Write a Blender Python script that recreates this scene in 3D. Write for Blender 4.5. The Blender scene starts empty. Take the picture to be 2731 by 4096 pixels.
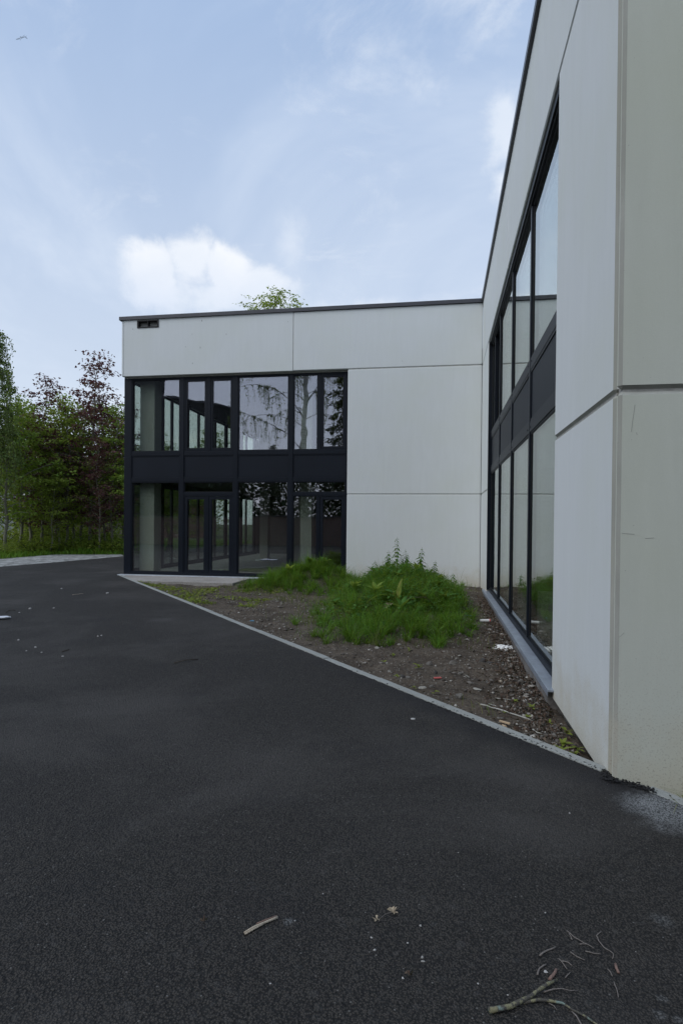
import bpy, math, random
import numpy as np
from mathutils import Matrix, Vector
R = math.radians
SC = bpy.context.scene
COL = SC.collection
rng = np.random.default_rng(7)
random.seed(7)

# ------------------------------------------------------------------ camera
cam_d = bpy.data.cameras.new('camera')
cam = bpy.data.objects.new('camera', cam_d); COL.objects.link(cam)
cR = Vector((0.98667374, 0.16248505, 0.0085755)); cU = Vector((-0.01027081, 0.00959652, 0.9999012)); cF = Vector((-0.16238671, 0.98666434, -0.01113748))
M3 = Matrix((cR, cU, -cF)).transposed()
CAM = Vector((-1.0483, -16.2059, 1.6))
cam.matrix_world = Matrix.Translation(CAM) @ M3.to_4x4()
cam_d.sensor_fit = 'AUTO'; cam_d.sensor_width = 36.0
cam_d.lens = 36.0 * 2397.7 / 4096; cam_d.shift_y = 0.01842
cam_d.clip_start = 0.05; cam_d.clip_end = 20000
SC.camera = cam
SC.render.resolution_x = 682; SC.render.resolution_y = 1024

# ------------------------------------------------------------------ light
SUN_EL, SUN_AZ = R(48), R(224)          # azimuth clockwise from +Y: high behind the camera, veiled by thin cloud
sd = Vector((math.sin(SUN_AZ) * math.cos(SUN_EL), math.cos(SUN_AZ) * math.cos(SUN_EL), math.sin(SUN_EL)))
sun_d = bpy.data.lights.new('sun', 'SUN'); sun_d.energy = 1.6; sun_d.angle = R(50); sun_d.color = (1.0, 0.98, 0.95)
sun = bpy.data.objects.new('sun', sun_d); COL.objects.link(sun)
sun.rotation_euler = sd.to_track_quat('Z', 'Y').to_euler(); sun.location = (0, -20, 40)

world = bpy.data.worlds.new('World'); SC.world = world; world.use_nodes = True
SC.view_settings.view_transform = 'Standard'; SC.view_settings.look = 'None'
SC.view_settings.exposure = 0.0; SC.view_settings.gamma = 1.0; SC.view_settings.use_curve_mapping = False


class NT:
    """small helper to write node trees"""
    def __init__(s, tree):
        s.t = tree; tree.nodes.clear()
    def n(s, typ, **kw):
        nd = s.t.nodes.new(typ)
        for k, v in kw.items():
            if k == 'ins':
                for a, b in v.items():
                    if hasattr(b, 'is_output') or isinstance(b, bpy.types.NodeSocket): s.t.links.new(b, nd.inputs[a])
                    else: nd.inputs[a].default_value = b
            else: setattr(nd, k, v)
        return nd
    def math(s, op, a, b=0.0, c=0.0, clamp=False):
        nd = s.n('ShaderNodeMath', operation=op, use_clamp=clamp)
        for i, v in enumerate((a, b, c)):
            if isinstance(v, bpy.types.NodeSocket): s.t.links.new(v, nd.inputs[i])
            else: nd.inputs[i].default_value = v
        return nd.outputs[0]
    def vm(s, op, a, b=(0, 0, 0)):
        nd = s.n('ShaderNodeVectorMath', operation=op)
        for i, v in enumerate((a, b)):
            if isinstance(v, bpy.types.NodeSocket): s.t.links.new(v, nd.inputs[i])
            else: nd.inputs[i].default_value = v
        return nd.outputs['Value'] if op in ('DOT_PRODUCT', 'LENGTH') else nd.outputs['Vector']
    def noise(s, vec, scale, detail=4.0, rough=0.55, dist=0.0):
        return s.n('ShaderNodeTexNoise', ins={'Vector': vec, 'Scale': scale, 'Detail': detail, 'Roughness': rough, 'Distortion': dist}).outputs['Fac']
    def mapr(s, v, a, b, c=0.0, d=1.0, smooth=False):
        nd = s.n('ShaderNodeMapRange', clamp=True)
        if smooth: nd.interpolation_type = 'SMOOTHSTEP'
        s.t.links.new(v, nd.inputs['Value'])
        for i, q in zip(('From Min', 'From Max', 'To Min', 'To Max'), (a, b, c, d)): nd.inputs[i].default_value = q
        return nd.outputs['Result']
    def mix(s, f, a, b, mode='MIX'):
        nd = s.n('ShaderNodeMix', data_type='RGBA', blend_type=mode)
        for k, v in ((0, f), (6, a), (7, b)):
            if isinstance(v, bpy.types.NodeSocket): s.t.links.new(v, nd.inputs[k])
            else: nd.inputs[k].default_value = v if not isinstance(v, tuple) or len(v) == 4 else (*v, 1)
        return nd.outputs[2]
    def xyz(s, vec):
        o = s.n('ShaderNodeSeparateXYZ', ins={0: vec}).outputs
        return o[0], o[1], o[2]
    def comb(s, x, y, z):
        nd = s.n('ShaderNodeCombineXYZ')
        for i, v in enumerate((x, y, z)):
            if isinstance(v, bpy.types.NodeSocket): s.t.links.new(v, nd.inputs[i])
            else: nd.inputs[i].default_value = v
        return nd.outputs[0]


def build_world():
    w = NT(world.node_tree)
    d = w.n('ShaderNodeTexCoord').outputs['Generated']
    sky = w.n('ShaderNodeTexSky', sky_type='NISHITA', sun_disc=False, sun_elevation=SUN_EL, sun_rotation=SUN_AZ, altitude=50.0, air_density=1.0, dust_density=1.6, ozone_density=1.2).outputs[0]
    x, y, z = w.xyz(d)
    zc = w.math('MAXIMUM', z, 0.0)
    den = w.math('ADD', zc, 0.22)
    p = w.comb(w.math('DIVIDE', x, den), w.math('DIVIDE', y, den), 0.3)
    # thin high veil, paler towards the horizon
    veil_n = w.mapr(w.noise(p, 1.0, 6, 0.6, 0.6), 0.30, 0.72)
    hz = w.mapr(zc, 0.18, 0.78, 0, 1)
    vc = w.mix(hz, (7.5, 8.45, 9.9, 1), (3.7, 5.35, 8.3, 1))
    veil = w.math('ADD', 0.80, w.math('MULTIPLY', w.math('SUBTRACT', veil_n, 0.5), 0.12), clamp=True)
    c = w.mix(veil, sky, vc)
    c = w.mix(w.math('MULTIPLY', w.mapr(veil_n, 0.35, 1.0, 0, 0.36, True), 1.0), c, (8.6, 9.2, 10.0, 1))
    # faint wisps
    wn = w.noise(w.comb(w.math('DIVIDE', x, den), w.math('MULTIPLY', w.math('DIVIDE', y, den), 1.3), 2.0), 3.0, 9, 0.66, 0.5)
    wl = w.mapr(w.noise(p, 0.9, 2, 0.5), 0.45, 0.65)
    wisp = w.math('MULTIPLY', w.mapr(wn, 0.52, 0.74, 0, 0.6, True), wl, clamp=True)
    c = w.mix(wisp, c, (8.8, 9.3, 10.0, 1))
    # cumulus: soft heaps placed by direction, outlines broken up by noise
    fine = w.noise(d, 17.0, 9, 0.60, 0.25)
    big = w.noise(d, 7.0, 3, 0.5)
    def heap(cen, sx, up, dn, amp, soft=0.45):
        cv = Vector(cen).normalized(); rt = Vector((cv.y, -cv.x, 0)).normalized(); uv = rt.cross(cv).normalized()
        df = w.vm('SUBTRACT', d, tuple(cv))
        a = w.math('DIVIDE', w.vm('DOT_PRODUCT', df, tuple(rt)), sx)
        b0 = w.vm('DOT_PRODUCT', df, tuple(uv))
        bu = w.math('DIVIDE', w.math('MAXIMUM', b0, 0.0), up); bd = w.math('DIVIDE', w.math('MINIMUM', b0, 0.0), dn)
        r = w.math('SQRT', w.math('ADD', w.math('POWER', w.math('ABSOLUTE', a), 2.0), w.math('ADD', w.math('MULTIPLY', bu, bu), w.math('MULTIPLY', bd, bd))))
        r = w.math('ADD', r, w.math('MULTIPLY', w.math('SUBTRACT', fine, 0.5), amp))
        r = w.math('ADD', r, w.math('MULTIPLY', w.math('SUBTRACT', big, 0.5), amp * 0.5))
        facing = w.vm('DOT_PRODUCT', d, tuple(cv))
        return w.math('MULTIPLY', w.mapr(r, 1.0, 1.0 - soft, 0, 1, True), w.mapr(facing, 0.5, 0.8)), b0
    m1, _ = heap((-0.4175, 0.8272, 0.376), 0.060, 0.050, 0.075, 1.35, 0.6)
    m2, b = heap((-0.3685, 0.8421, 0.394), 0.055, 0.048, 0.080, 1.35, 0.6)
    m3, _ = heap((-0.3207, 0.8645, 0.3873), 0.062, 0.042, 0.080, 1.35, 0.6)
    m4, _ = heap((-0.2722, 0.8893, 0.3674), 0.062, 0.034, 0.070, 1.35, 0.6)
    m5, _ = heap((-0.345, 0.875, 0.345), 0.13, 0.035, 0.050, 1.6, 0.9)
    m6, _ = heap((0.0805, 0.8391, 0.538), 0.035, 0.050, 0.09, 2.2, 0.9)
    m7, _ = heap((0.0865, 0.8722, 0.4814), 0.030, 0.040, 0.10, 2.2, 0.9)
    m8, _ = heap((-0.2249, 0.8755, 0.4276), 0.030, 0.040, 0.06, 1.8, 1.0)
    m9, _ = heap((-0.09, 0.94, 0.33), 0.14, 0.025, 0.03, 1.8, 1.0)
    mx_ = lambda *q: q[0] if len(q) == 1 else w.math('MAXIMUM', q[0], mx_(*q[1:]))
    cc = w.mix(w.mapr(w.noise(d, 12.0, 5, 0.55), 0.35, 0.65), (9.0, 9.4, 10.0, 1), (10.2, 10.3, 10.5, 1))
    cc = w.mix(w.mapr(b, -0.075, 0.02), (7.3, 8.1, 9.5, 1), cc)
    main = mx_(m1, m2, m3, m4); thin = mx_(w.math('MULTIPLY', m5, 0.6), w.math('MULTIPLY', m6, 0.55), w.math('MULTIPLY', m7, 0.75), w.math('MULTIPLY', m8, 0.35), w.math('MULTIPLY', m9, 0.6))
    c = w.mix(thin, c, (9.0, 9.5, 10.2, 1))
    c = w.mix(w.math('MULTIPLY', main, 0.9), c, cc)
    bg = w.n('ShaderNodeBackground', ins={'Color': c, 'Strength': 0.102})
    out = w.n('ShaderNodeOutputWorld', ins={'Surface': bg.outputs[0]})
build_world()

# ------------------------------------------------------------------ materials
MATS = {}
def material(name):
    m = bpy.data.materials.new(name); m.use_nodes = True
    MATS[name] = m
    return m, NT(m.node_tree)
def finish(t, bsdf, disp=None):
    o = t.n('ShaderNodeOutputMaterial'); t.t.links.new(bsdf, o.inputs['Surface'])
def pbsdf(t, color, rough=0.6, spec=0.4, metal=0.0, normal=None):
    b = t.n('ShaderNodeBsdfPrincipled')
    for k, v in (('Base Color', color), ('Roughness', rough), ('Specular IOR Level', spec), ('Metallic', metal), ('Normal', normal)):
        if v is None: continue
        if isinstance(v, bpy.types.NodeSocket): t.t.links.new(v, b.inputs[k])
        elif k == 'Base Color': b.inputs[k].default_value = (*v, 1)
        else: b.inputs[k].default_value = v
    return b.outputs[0]
def bump(t, h, dist, strength=1.0):
    return t.n('ShaderNodeBump', ins={'Height': h, 'Distance': dist, 'Strength': strength}).outputs[0]
def pos(t): return t.n('ShaderNodeNewGeometry').outputs['Position']
def isl(t): return t.n('ShaderNodeNewGeometry').outputs['Random Per Island']

def m_concrete(name, col, streak=0.045):
    m, t = material(name); p = pos(t)
    x, y, z = t.xyz(p)
    st = t.noise(t.comb(t.math('MULTIPLY', x, 5.0), t.math('MULTIPLY', y, 5.0), t.math('MULTIPLY', z, 0.7)), 1.0, 7, 0.65, 1.2)
    bl = t.noise(p, 0.8, 5, 0.6)
    fi = t.noise(p, 160.0, 3, 0.7)
    sp = t.noise(p, 70.0, 2, 0.4)
    c = t.mix(t.mapr(st, 0.3, 0.7), tuple(v * (1 - streak) for v in col), tuple(min(1, v * (1 + streak * 0.5)) for v in col))
    c = t.mix(t.math('MULTIPLY', t.mapr(bl, 0.42, 0.75), 0.55), c, (col[0] * 0.93, col[1] * 0.94, col[2] * 0.85))
    c = t.mix(t.math('MULTIPLY', t.mapr(fi, 0.35, 0.65), 0.22), c, tuple(v * 0.78 for v in col))
    c = t.mix(t.math('MULTIPLY', t.mapr(sp, 0.755, 0.775), 0.5), c, (0.25, 0.24, 0.21))              # pinholes
    # splashed mud on the foot of the wall, with a ragged upper edge
    hz = t.math('ADD', z, t.math('MULTIPLY', t.math('SUBTRACT', t.noise(p, 3.5, 5, 0.65), 0.5), 1.1))
    c = t.mix(t.mapr(hz, 0.62, -0.1, 0, 0.62, True), c, (0.52, 0.48, 0.37))
    dust = t.math('MULTIPLY', t.mapr(t.noise(p, 95.0, 3, 0.6), 0.56, 0.66), t.mapr(hz, 1.0, 0.1))
    c = t.mix(t.math('MULTIPLY', dust, 0.5), c, (0.20, 0.17, 0.13))
    h = t.math('ADD', t.math('MULTIPLY', fi, 0.5), t.math('MULTIPLY', t.noise(p, 25.0, 3, 0.6), 0.6))
    finish(t, pbsdf(t, c, 0.82, 0.25, 0, bump(t, h, 0.003, 0.35)))
    return m
m_concrete('concrete', (0.66, 0.685, 0.68), 0.035)
m_concrete('concrete_shade_tint', (0.57, 0.59, 0.515), 0.04)  # concrete copy for the near face, shade and green bounce put in its colour
m_concrete('concrete_edge', (0.37, 0.375, 0.34), 0.2)
m_concrete('concrete_raw', (0.45, 0.45, 0.41), 0.14)

def m_plain(name, col, rough=0.5, spec=0.4, metal=0.0, var=0.12, scale=6.0, bmp=0.0, bscale=90.0):
    m, t = material(name); p = pos(t)
    nz = t.noise(p, scale, 5, 0.6)
    c = t.mix(t.mapr(nz, 0.3, 0.7), tuple(v * (1 - var) for v in col), tuple(min(1, v * (1 + var)) for v in col))
    nrm = bump(t, t.noise(p, bscale, 4, 0.6), bmp) if bmp else None
    finish(t, pbsdf(t, c, rough, spec, metal, nrm))
    return m
m_plain('anthracite', (0.005, 0.0078, 0.0135), 0.45, 0.22, 0.0, 0.10, 3.0, 0.0006, 600)
m_plain('anthracite_panel', (0.006, 0.009, 0.0155), 0.5, 0.22, 0.0, 0.12, 1.5, 0.0006, 500)
m_plain('black_gasket', (0.012, 0.012, 0.013), 0.6, 0.3)
m_plain('sealant', (0.36, 0.355, 0.33), 0.8, 0.2, 0, 0.2, 20, 0.002)
m_plain('coping_metal', (0.055, 0.055, 0.062), 0.38, 0.5, 0.2, 0.12, 2.0)
m_plain('sill_metal', (0.34, 0.38, 0.44), 0.42, 0.5, 0.55, 0.16, 9.0, 0.0008, 60)
m_plain('alu_strip', (0.62, 0.66, 0.70), 0.4, 0.5, 0.4, 0.1)
m_plain('footing', (0.17, 0.16, 0.15), 0.9, 0.2, 0, 0.35, 9, 0.01, 30)
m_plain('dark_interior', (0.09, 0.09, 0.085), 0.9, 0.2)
m_plain('interior_floor', (0.32, 0.315, 0.30), 0.75, 0.3, 0, 0.15, 2)
m_plain('interior_white', (0.6, 0.62, 0.6), 0.7)
m_plain('gravel_roof', (0.2, 0.2, 0.2), 0.9)
m_plain('plaster_pale', (0.55, 0.54, 0.5), 0.85)
m_plain('white_paint', (0.72, 0.72, 0.70), 0.5)
m_plain('roof_tile', (0.075, 0.042, 0.036), 0.8, 0.3, 0, 0.3, 20)
m_plain('bark_pale', (0.20, 0.195, 0.15), 0.9, 0.2, 0, 0.3, 25, 0.01, 60)
m_plain('bark_dark', (0.06, 0.05, 0.04), 0.9, 0.2, 0, 0.35, 20, 0.01, 60)
m_plain('twig_dark', (0.17, 0.15, 0.135), 0.85, 0.2, 0, 0.3, 200, 0.002, 300)
m_plain('twig_red', (0.20, 0.13, 0.105), 0.8, 0.25, 0, 0.3, 200, 0.002, 300)
m_plain('wood_bare', (0.36, 0.31, 0.24), 0.85, 0.2, 0, 0.3, 150, 0.002, 300)
m_plain('wood_chip', (0.46, 0.34, 0.22), 0.85, 0.2)
m_plain('dry_leaf', (0.34, 0.28, 0.20), 0.85, 0.2, 0, 0.35, 90)
m_plain('stone_grey', (0.13, 0.122, 0.108), 0.9, 0.25, 0, 0.35, 22, 0.01, 50)
m_plain('stone_dark', (0.065, 0.062, 0.058), 0.9, 0.25, 0, 0.35, 22, 0.01, 50)
m_plain('stone_pale', (0.27, 0.26, 0.23), 0.9, 0.25, 0, 0.25, 40, 0.006, 70)
m_plain('pebble_white', (0.36, 0.35, 0.33), 0.85, 0.25, 0, 0.2, 80)
m_plain('plastic_red', (0.55, 0.11, 0.10), 0.5)
m_plain('plastic_white', (0.72, 0.72, 0.70), 0.45)
m_plain('plastic_blue', (0.08, 0.30, 0.48), 0.4)
m_plain('paper', (0.62, 0.64, 0.70), 0.5, 0.5)
m_plain('wire_white', (0.38, 0.37, 0.33), 0.5)
m_plain('asphalt_crumb', (0.018, 0.018, 0.019), 0.8, 0.35, 0, 0.4, 120)
m_plain('airliner', (0.30, 0.36, 0.44), 0.5)  # grey-blue, with the haze of distance put into the base colour
m_plain('scratch_grey', (0.33, 0.33, 0.30), 0.95, 0.1)
m_plain('stain', (0.10, 0.095, 0.085), 0.95, 0.1)

def m_glass():
    m, t = material('coated_glass')
    lw = t.n('ShaderNodeLayerWeight', ins={'Blend': 0.5}).outputs['Facing']
    f = t.math('ADD', 0.20, t.math('MULTIPLY', t.math('POWER', lw, 4.0), 0.68), clamp=True)
    tr = t.n('ShaderNodeBsdfTransparent', ins={'Color': (0.92, 0.96, 0.92, 1)})
    n = bump(t, t.noise(pos(t), 1.2, 2, 0.5), 0.004, 0.45)
    gl = t.n('ShaderNodeBsdfGlossy', ins={'Color': t.mix(t.mapr(lw, 0.35, 0.8), (0.93, 0.90, 1.0, 1), (0.94, 0.97, 0.95, 1)), 'Roughness': 0.0, 'Normal': n})
    mx = t.n('ShaderNodeMixShader', ins={0: f, 1: tr.outputs[0], 2: gl.outputs[0]})
    finish(t, mx.outputs[0]); return m
m_glass()

def m_asphalt():
    m, t = material('asphalt'); p = pos(t)
    x, y, z = t.xyz(p)
    v = t.n('ShaderNodeTexVoronoi', ins={'Vector': p, 'Scale': 120.0, 'Randomness': 1.0})
    vd, vc = v.outputs['Distance'], v.outputs['Color']
    v2 = t.n('ShaderNodeTexVoronoi', ins={'Vector': p, 'Scale': 48.0, 'Randomness': 1.0})
    cr = t.n('ShaderNodeSeparateColor', ins={0: vc}).outputs[0]
    cr2 = t.n('ShaderNodeSeparateColor', ins={0: v2.outputs['Color']}).outputs[0]
    c = t.mix(cr, (0.042, 0.0378, 0.0325, 1), (0.064, 0.0575, 0.0500, 1))
    c = t.mix(t.mapr(vd, 0.34, 0.64), c, (0.015, 0.0145, 0.0138, 1))
    c = t.mix(t.math('MULTIPLY', t.mapr(cr2, 0.80, 1.0), 0.55), c, (0.016, 0.015, 0.0145, 1))
    c = t.mix(t.math('MULTIPLY', t.mapr(cr2, 0.10, 0.0), 0.35), c, (0.07, 0.067, 0.063, 1))
    big = t.noise(p, 0.55, 6, 0.62, 0.4)
    c = t.mix(t.math('MULTIPLY', t.mapr(big, 0.46, 0.70), 0.55), c, (0.080, 0.0745, 0.069, 1))
    lane = t.noise(t.comb(t.math('MULTIPLY', t.math('ADD', x, t.math('MULTIPLY', y, 0.55)), 0.9), t.math('MULTIPLY', y, 0.10), 0.0), 1.0, 5, 0.6, 0.3)
    c = t.mix(t.mapr(lane, 0.48, 0.30, 0, 0.35, True), c, (0.027, 0.0255, 0.024, 1))
    c = t.mix(t.math('MULTIPLY', t.mapr(t.noise(p, 1.7, 5, 0.6), 0.55, 0.75), 0.35), c, (0.018, 0.018, 0.020, 1))
    # fresh tar rolled along the kerb: distance from the kerb line
    kd = t.math('ADD', t.math('MULTIPLY', t.math('ADD', x, 10.2), 0.766), t.math('MULTIPLY', t.math('ADD', y, 0.15), 0.643))
    along = t.math('SUBTRACT', t.math('MULTIPLY', x, 0.643), t.math('MULTIPLY', y, 0.766))
    kd = t.math('ADD', kd, t.math('MULTIPLY', t.math('SUBTRACT', t.noise(p, 2.0, 5, 0.6), 0.5), 0.5))
    tar = t.math('MULTIPLY', t.mapr(kd, -0.34, -0.06, 0, 0.6, True), t.mapr(along, 5.0, 7.5))
    c = t.mix(tar, c, (0.012, 0.012, 0.014, 1))
    # dusty pale patch of cement at the foot of the corner, and faint scuffs
    def spot(cx, cy, r, amp):
        dx = t.math('SUBTRACT', x, cx); dy = t.math('SUBTRACT', y, cy)
        d = t.math('SQRT', t.math('ADD', t.math('MULTIPLY', dx, dx), t.math('MULTIPLY', dy, dy)))
        d = t.math('ADD', d, t.math('MULTIPLY', t.math('SUBTRACT', t.noise(p, 5.0 / max(r, 0.05) * 0.3, 5, 0.65), 0.5), r * 1.3))
        return t.mapr(d, r, r * 0.25, 0, amp, True)
    for cx, cy, r, amp in ((0.24, -12.72, 0.34, 0.85), (0.50, -12.98, 0.34, 0.6), (0.05, -12.62, 0.13, 0.4), (-0.18, -13.70, 0.06, 0.2), (-0.35, -14.19, 0.03, 0.25), (-0.32, -14.12, 0.025, 0.2), (-0.30, -14.2, 0.025, 0.25), (-5.37, -7.3, 0.28, 0.10), (-1.61, -13.96, 0.03, 0.35)):
        grain = t.math('MULTIPLY', spot(cx, cy, r, amp), t.mapr(vd, 0.75, 0.3, 0.15, 1.0))
        c = t.mix(grain, c, (0.30, 0.31, 0.31, 1))
    # sparse light chippings
    c = t.mix(t.math('MULTIPLY', t.math('GREATER_THAN', cr, 0.993), t.mapr(vd, 0.5, 0.3)), c, (0.15, 0.145, 0.135, 1))
    h = t.math('ADD', t.math('SUBTRACT', 1.0, vd), t.math('MULTIPLY', t.math('SUBTRACT', 1.0, v2.outputs['Distance']), 0.9))
    h = t.math('ADD', h, t.math('MULTIPLY', t.noise(p, 9.0, 4, 0.6), 0.5))
    finish(t, pbsdf(t, c, 0.82, 0.22, 0, bump(t, h, 0.009, 1.0))); return m
m_asphalt()

def m_soil():
    m, t = material('soil'); p = pos(t)
    c = t.mix(t.mapr(t.noise(p, 2.2, 6, 0.65), 0.3, 0.7), (0.046, 0.036, 0.027, 1), (0.125, 0.102, 0.078, 1))
    v = t.n('ShaderNodeTexVoronoi', ins={'Vector': p, 'Scale': 42.0})
    cc = t.n('ShaderNodeSeparateColor', ins={0: v.outputs['Color']}).outputs[0]
    c = t.mix(t.math('MULTIPLY', t.mapr(cc, 0.72, 1.0), t.mapr(v.outputs['Distance'], 0.55, 0.25)), c, (0.19, 0.175, 0.15, 1))
    c = t.mix(t.math('MULTIPLY', t.mapr(cc, 0.25, 0.0), 0.7), c, (0.038, 0.032, 0.027, 1))
    h = t.math('ADD', t.noise(p, 30.0, 6, 0.7), t.math('MULTIPLY', v.outputs['Distance'], -0.6))
    finish(t, pbsdf(t, c, 0.95, 0.15, 0, bump(t, h, 0.02, 0.8))); return m
m_soil()

def m_aggregate(name, a, b, scale):
    m, t = material(name); p = pos(t)
    v = t.n('ShaderNodeTexVoronoi', ins={'Vector': p, 'Scale': scale})
    cc = t.n('ShaderNodeSeparateColor', ins={0: v.outputs['Color']}).outputs[0]
    c = t.mix(cc, (*a, 1), (*b, 1))
    c = t.mix(t.math('MULTIPLY', t.mapr(t.noise(p, 1.2, 5, 0.6), 0.45, 0.7), 0.4), c, tuple(v_ * 0.6 for v_ in a) + (1,))
    finish(t, pbsdf(t, c, 0.9, 0.2, 0, bump(t, v.outputs['Distance'], 0.006, 0.6))); return m
m_aggregate('washed_slab', (0.25, 0.235, 0.215), (0.37, 0.345, 0.315), 60)
m_aggregate('kerb_concrete', (0.25, 0.26, 0.245), (0.33, 0.34, 0.32), 130)
m_aggregate('lime_gravel', (0.13, 0.13, 0.12), (0.40, 0.40, 0.38), 7)
m_aggregate('verge_soil', (0.035, 0.055, 0.016), (0.07, 0.085, 0.03), 14)
m_aggregate('field', (0.04, 0.06, 0.02), (0.07, 0.08, 0.035), 3)

def m_brick(name, c1, c2, mo, scale):
    m, t = material(name); p = pos(t); x, y, z = t.xyz(p)
    u = t.math('ADD', t.math('MULTIPLY', x, 0.83), t.math('MULTIPLY', y, 0.83))
    b = t.n('ShaderNodeTexBrick', ins={'Vector': t.comb(u, z, 0), 'Color1': (*c1, 1), 'Color2': (*c2, 1), 'Mortar': (*mo, 1), 'Scale': scale, 'Mortar Size': 0.012, 'Brick Width': 0.22, 'Row Height': 0.075})
    c = t.mix(t.math('MULTIPLY', t.mapr(t.noise(p, 1.0, 5, 0.6), 0.4, 0.7), 0.4), b.outputs['Color'], tuple(v * 0.6 for v in c1) + (1,))
    finish(t, pbsdf(t, c, 0.9, 0.2, 0, bump(t, b.outputs['Fac'], -0.006))); return m
m_brick('brick_red', (0.13, 0.060, 0.050), (0.09, 0.044, 0.038), (0.12, 0.10, 0.085), 1.0)
m_brick('brick_brown', (0.17, 0.11, 0.085), (0.13, 0.085, 0.068), (0.15, 0.13, 0.11), 1.0)

def m_cladding():
    m, t = material('ribbed_cladding'); p = pos(t)
    finish(t, pbsdf(t, t.mix(t.noise(p, 0.5), (0.022, 0.022, 0.026, 1), (0.035, 0.035, 0.04, 1)), 0.5, 0.4)); return m
m_cladding()

def m_leaf(name, cols, trans=0.35, rough=0.55):
    m, t = material(name)
    r = isl(t)
    rp = t.n('ShaderNodeValToRGB', ins={0: r}); e = rp.color_ramp.elements
    n = len(cols)
    e[0].position = 0; e[0].color = (*cols[0], 1); e[1].position = 1; e[1].color = (*cols[-1], 1)
    for i in range(1, n - 1):
        q = e.new(i / (n - 1)); q.color = (*cols[i], 1)
    c = rp.outputs[0]
    b = pbsdf(t, c, rough, 0.15)
    tl = t.n('ShaderNodeBsdfTranslucent', ins={'Color': t.mix(0.6, c, (0.34, 0.42, 0.05, 1) if 'purple' not in name else (0.16, 0.04, 0.05, 1))})
    mx = t.n('ShaderNodeMixShader', ins={0: trans, 1: b, 2: tl.outputs[0]})
    finish(t, mx.outputs[0]); return m
m_leaf('leaf_green', [(0.072, 0.130, 0.021), (0.143, 0.247, 0.039), (0.208, 0.319, 0.052), (0.312, 0.403, 0.091)], 0.5)
m_leaf('leaf_yellowgreen', [(0.108, 0.168, 0.024), (0.216, 0.300, 0.048), (0.336, 0.396, 0.084)], 0.5)
m_leaf('leaf_purple', [(0.063, 0.025, 0.034), (0.112, 0.049, 0.059), (0.140, 0.119, 0.056), (0.182, 0.077, 0.087)], 0.4)
m_leaf('leaf_birch', [(0.078, 0.117, 0.039), (0.130, 0.195, 0.058), (0.182, 0.247, 0.085)])
m_leaf('needle_dark', [(0.010, 0.020, 0.008), (0.02, 0.038, 0.014), (0.03, 0.05, 0.02)], 0.1)
m_leaf('grass_blade', [(0.022, 0.075, 0.006), (0.055, 0.16, 0.010), (0.09, 0.22, 0.018), (0.16, 0.28, 0.035)], 0.35, 0.45)
m_leaf('grass_dark', [(0.020, 0.055, 0.008), (0.035, 0.085, 0.012), (0.06, 0.12, 0.02)], 0.3, 0.5)
m_leaf('grass_dry', [(0.07, 0.12, 0.02), (0.12, 0.16, 0.04), (0.20, 0.19, 0.08)], 0.3)
m_leaf('weed_leaf', [(0.022, 0.070, 0.010), (0.045, 0.125, 0.018), (0.085, 0.19, 0.035)], 0.35)
m_leaf('seedling_leaf', [(0.10, 0.15, 0.02), (0.16, 0.21, 0.03), (0.21, 0.23, 0.05)], 0.3)
m_leaf('litter_leaf', [(0.035, 0.020, 0.014), (0.075, 0.048, 0.034), (0.13, 0.10, 0.075), (0.05, 0.035, 0.03)], 0.05, 0.8)
m_leaf('rubble', [(0.055, 0.048, 0.042), (0.11, 0.10, 0.088), (0.20, 0.185, 0.165), (0.42, 0.40, 0.36)], 0.0, 0.9)

def m_birch():
    m, t = material('birch_bark'); p = pos(t); x, y, z = t.xyz(p)
    n = t.noise(t.comb(t.math('MULTIPLY', x, 2.0), t.math('MULTIPLY', y, 2.0), t.math('MULTIPLY', z, 9.0)), 1.0, 5, 0.6)
    c = t.mix(t.mapr(n, 0.52, 0.60), (0.42, 0.40, 0.36, 1), (0.05, 0.045, 0.04, 1))
    finish(t, pbsdf(t, c, 0.8, 0.2)); return m
m_birch()

def m_lichen():
    m, t = material('lichen_bark'); p = pos(t)
    c = t.mix(t.mapr(t.noise(p, 55.0, 4, 0.6), 0.47, 0.56), (0.075, 0.07, 0.06, 1), (0.20, 0.19, 0.115, 1))
    c = t.mix(t.mapr(t.noise(p, 21.0, 2, 0.5), 0.6, 0.66), c, (0.17, 0.22, 0.19, 1))
    finish(t, pbsdf(t, c, 0.9, 0.2, 0, bump(t, t.noise(p, 200.0, 4, 0.6), 0.003))); return m
m_lichen()

# ------------------------------------------------------------------ mesh helpers
def tag(o, label=None, cat=None, group=None, kind=None):
    if label: o['label'] = label
    if cat: o['category'] = cat
    if group: o['group'] = group
    if kind: o['kind'] = kind
    return o
def org(o):
    v = Vector((0, 0, 0))
    while o is not None:
        v = v + o.location; o = o.parent
    return v
def empty(name, loc, label=None, cat=None, group=None, kind=None):
    o = bpy.data.objects.new(name, None); o.location = loc; o.empty_display_size = 0.2
    COL.objects.link(o)
    return tag(o, label, cat, group, kind)

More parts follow.
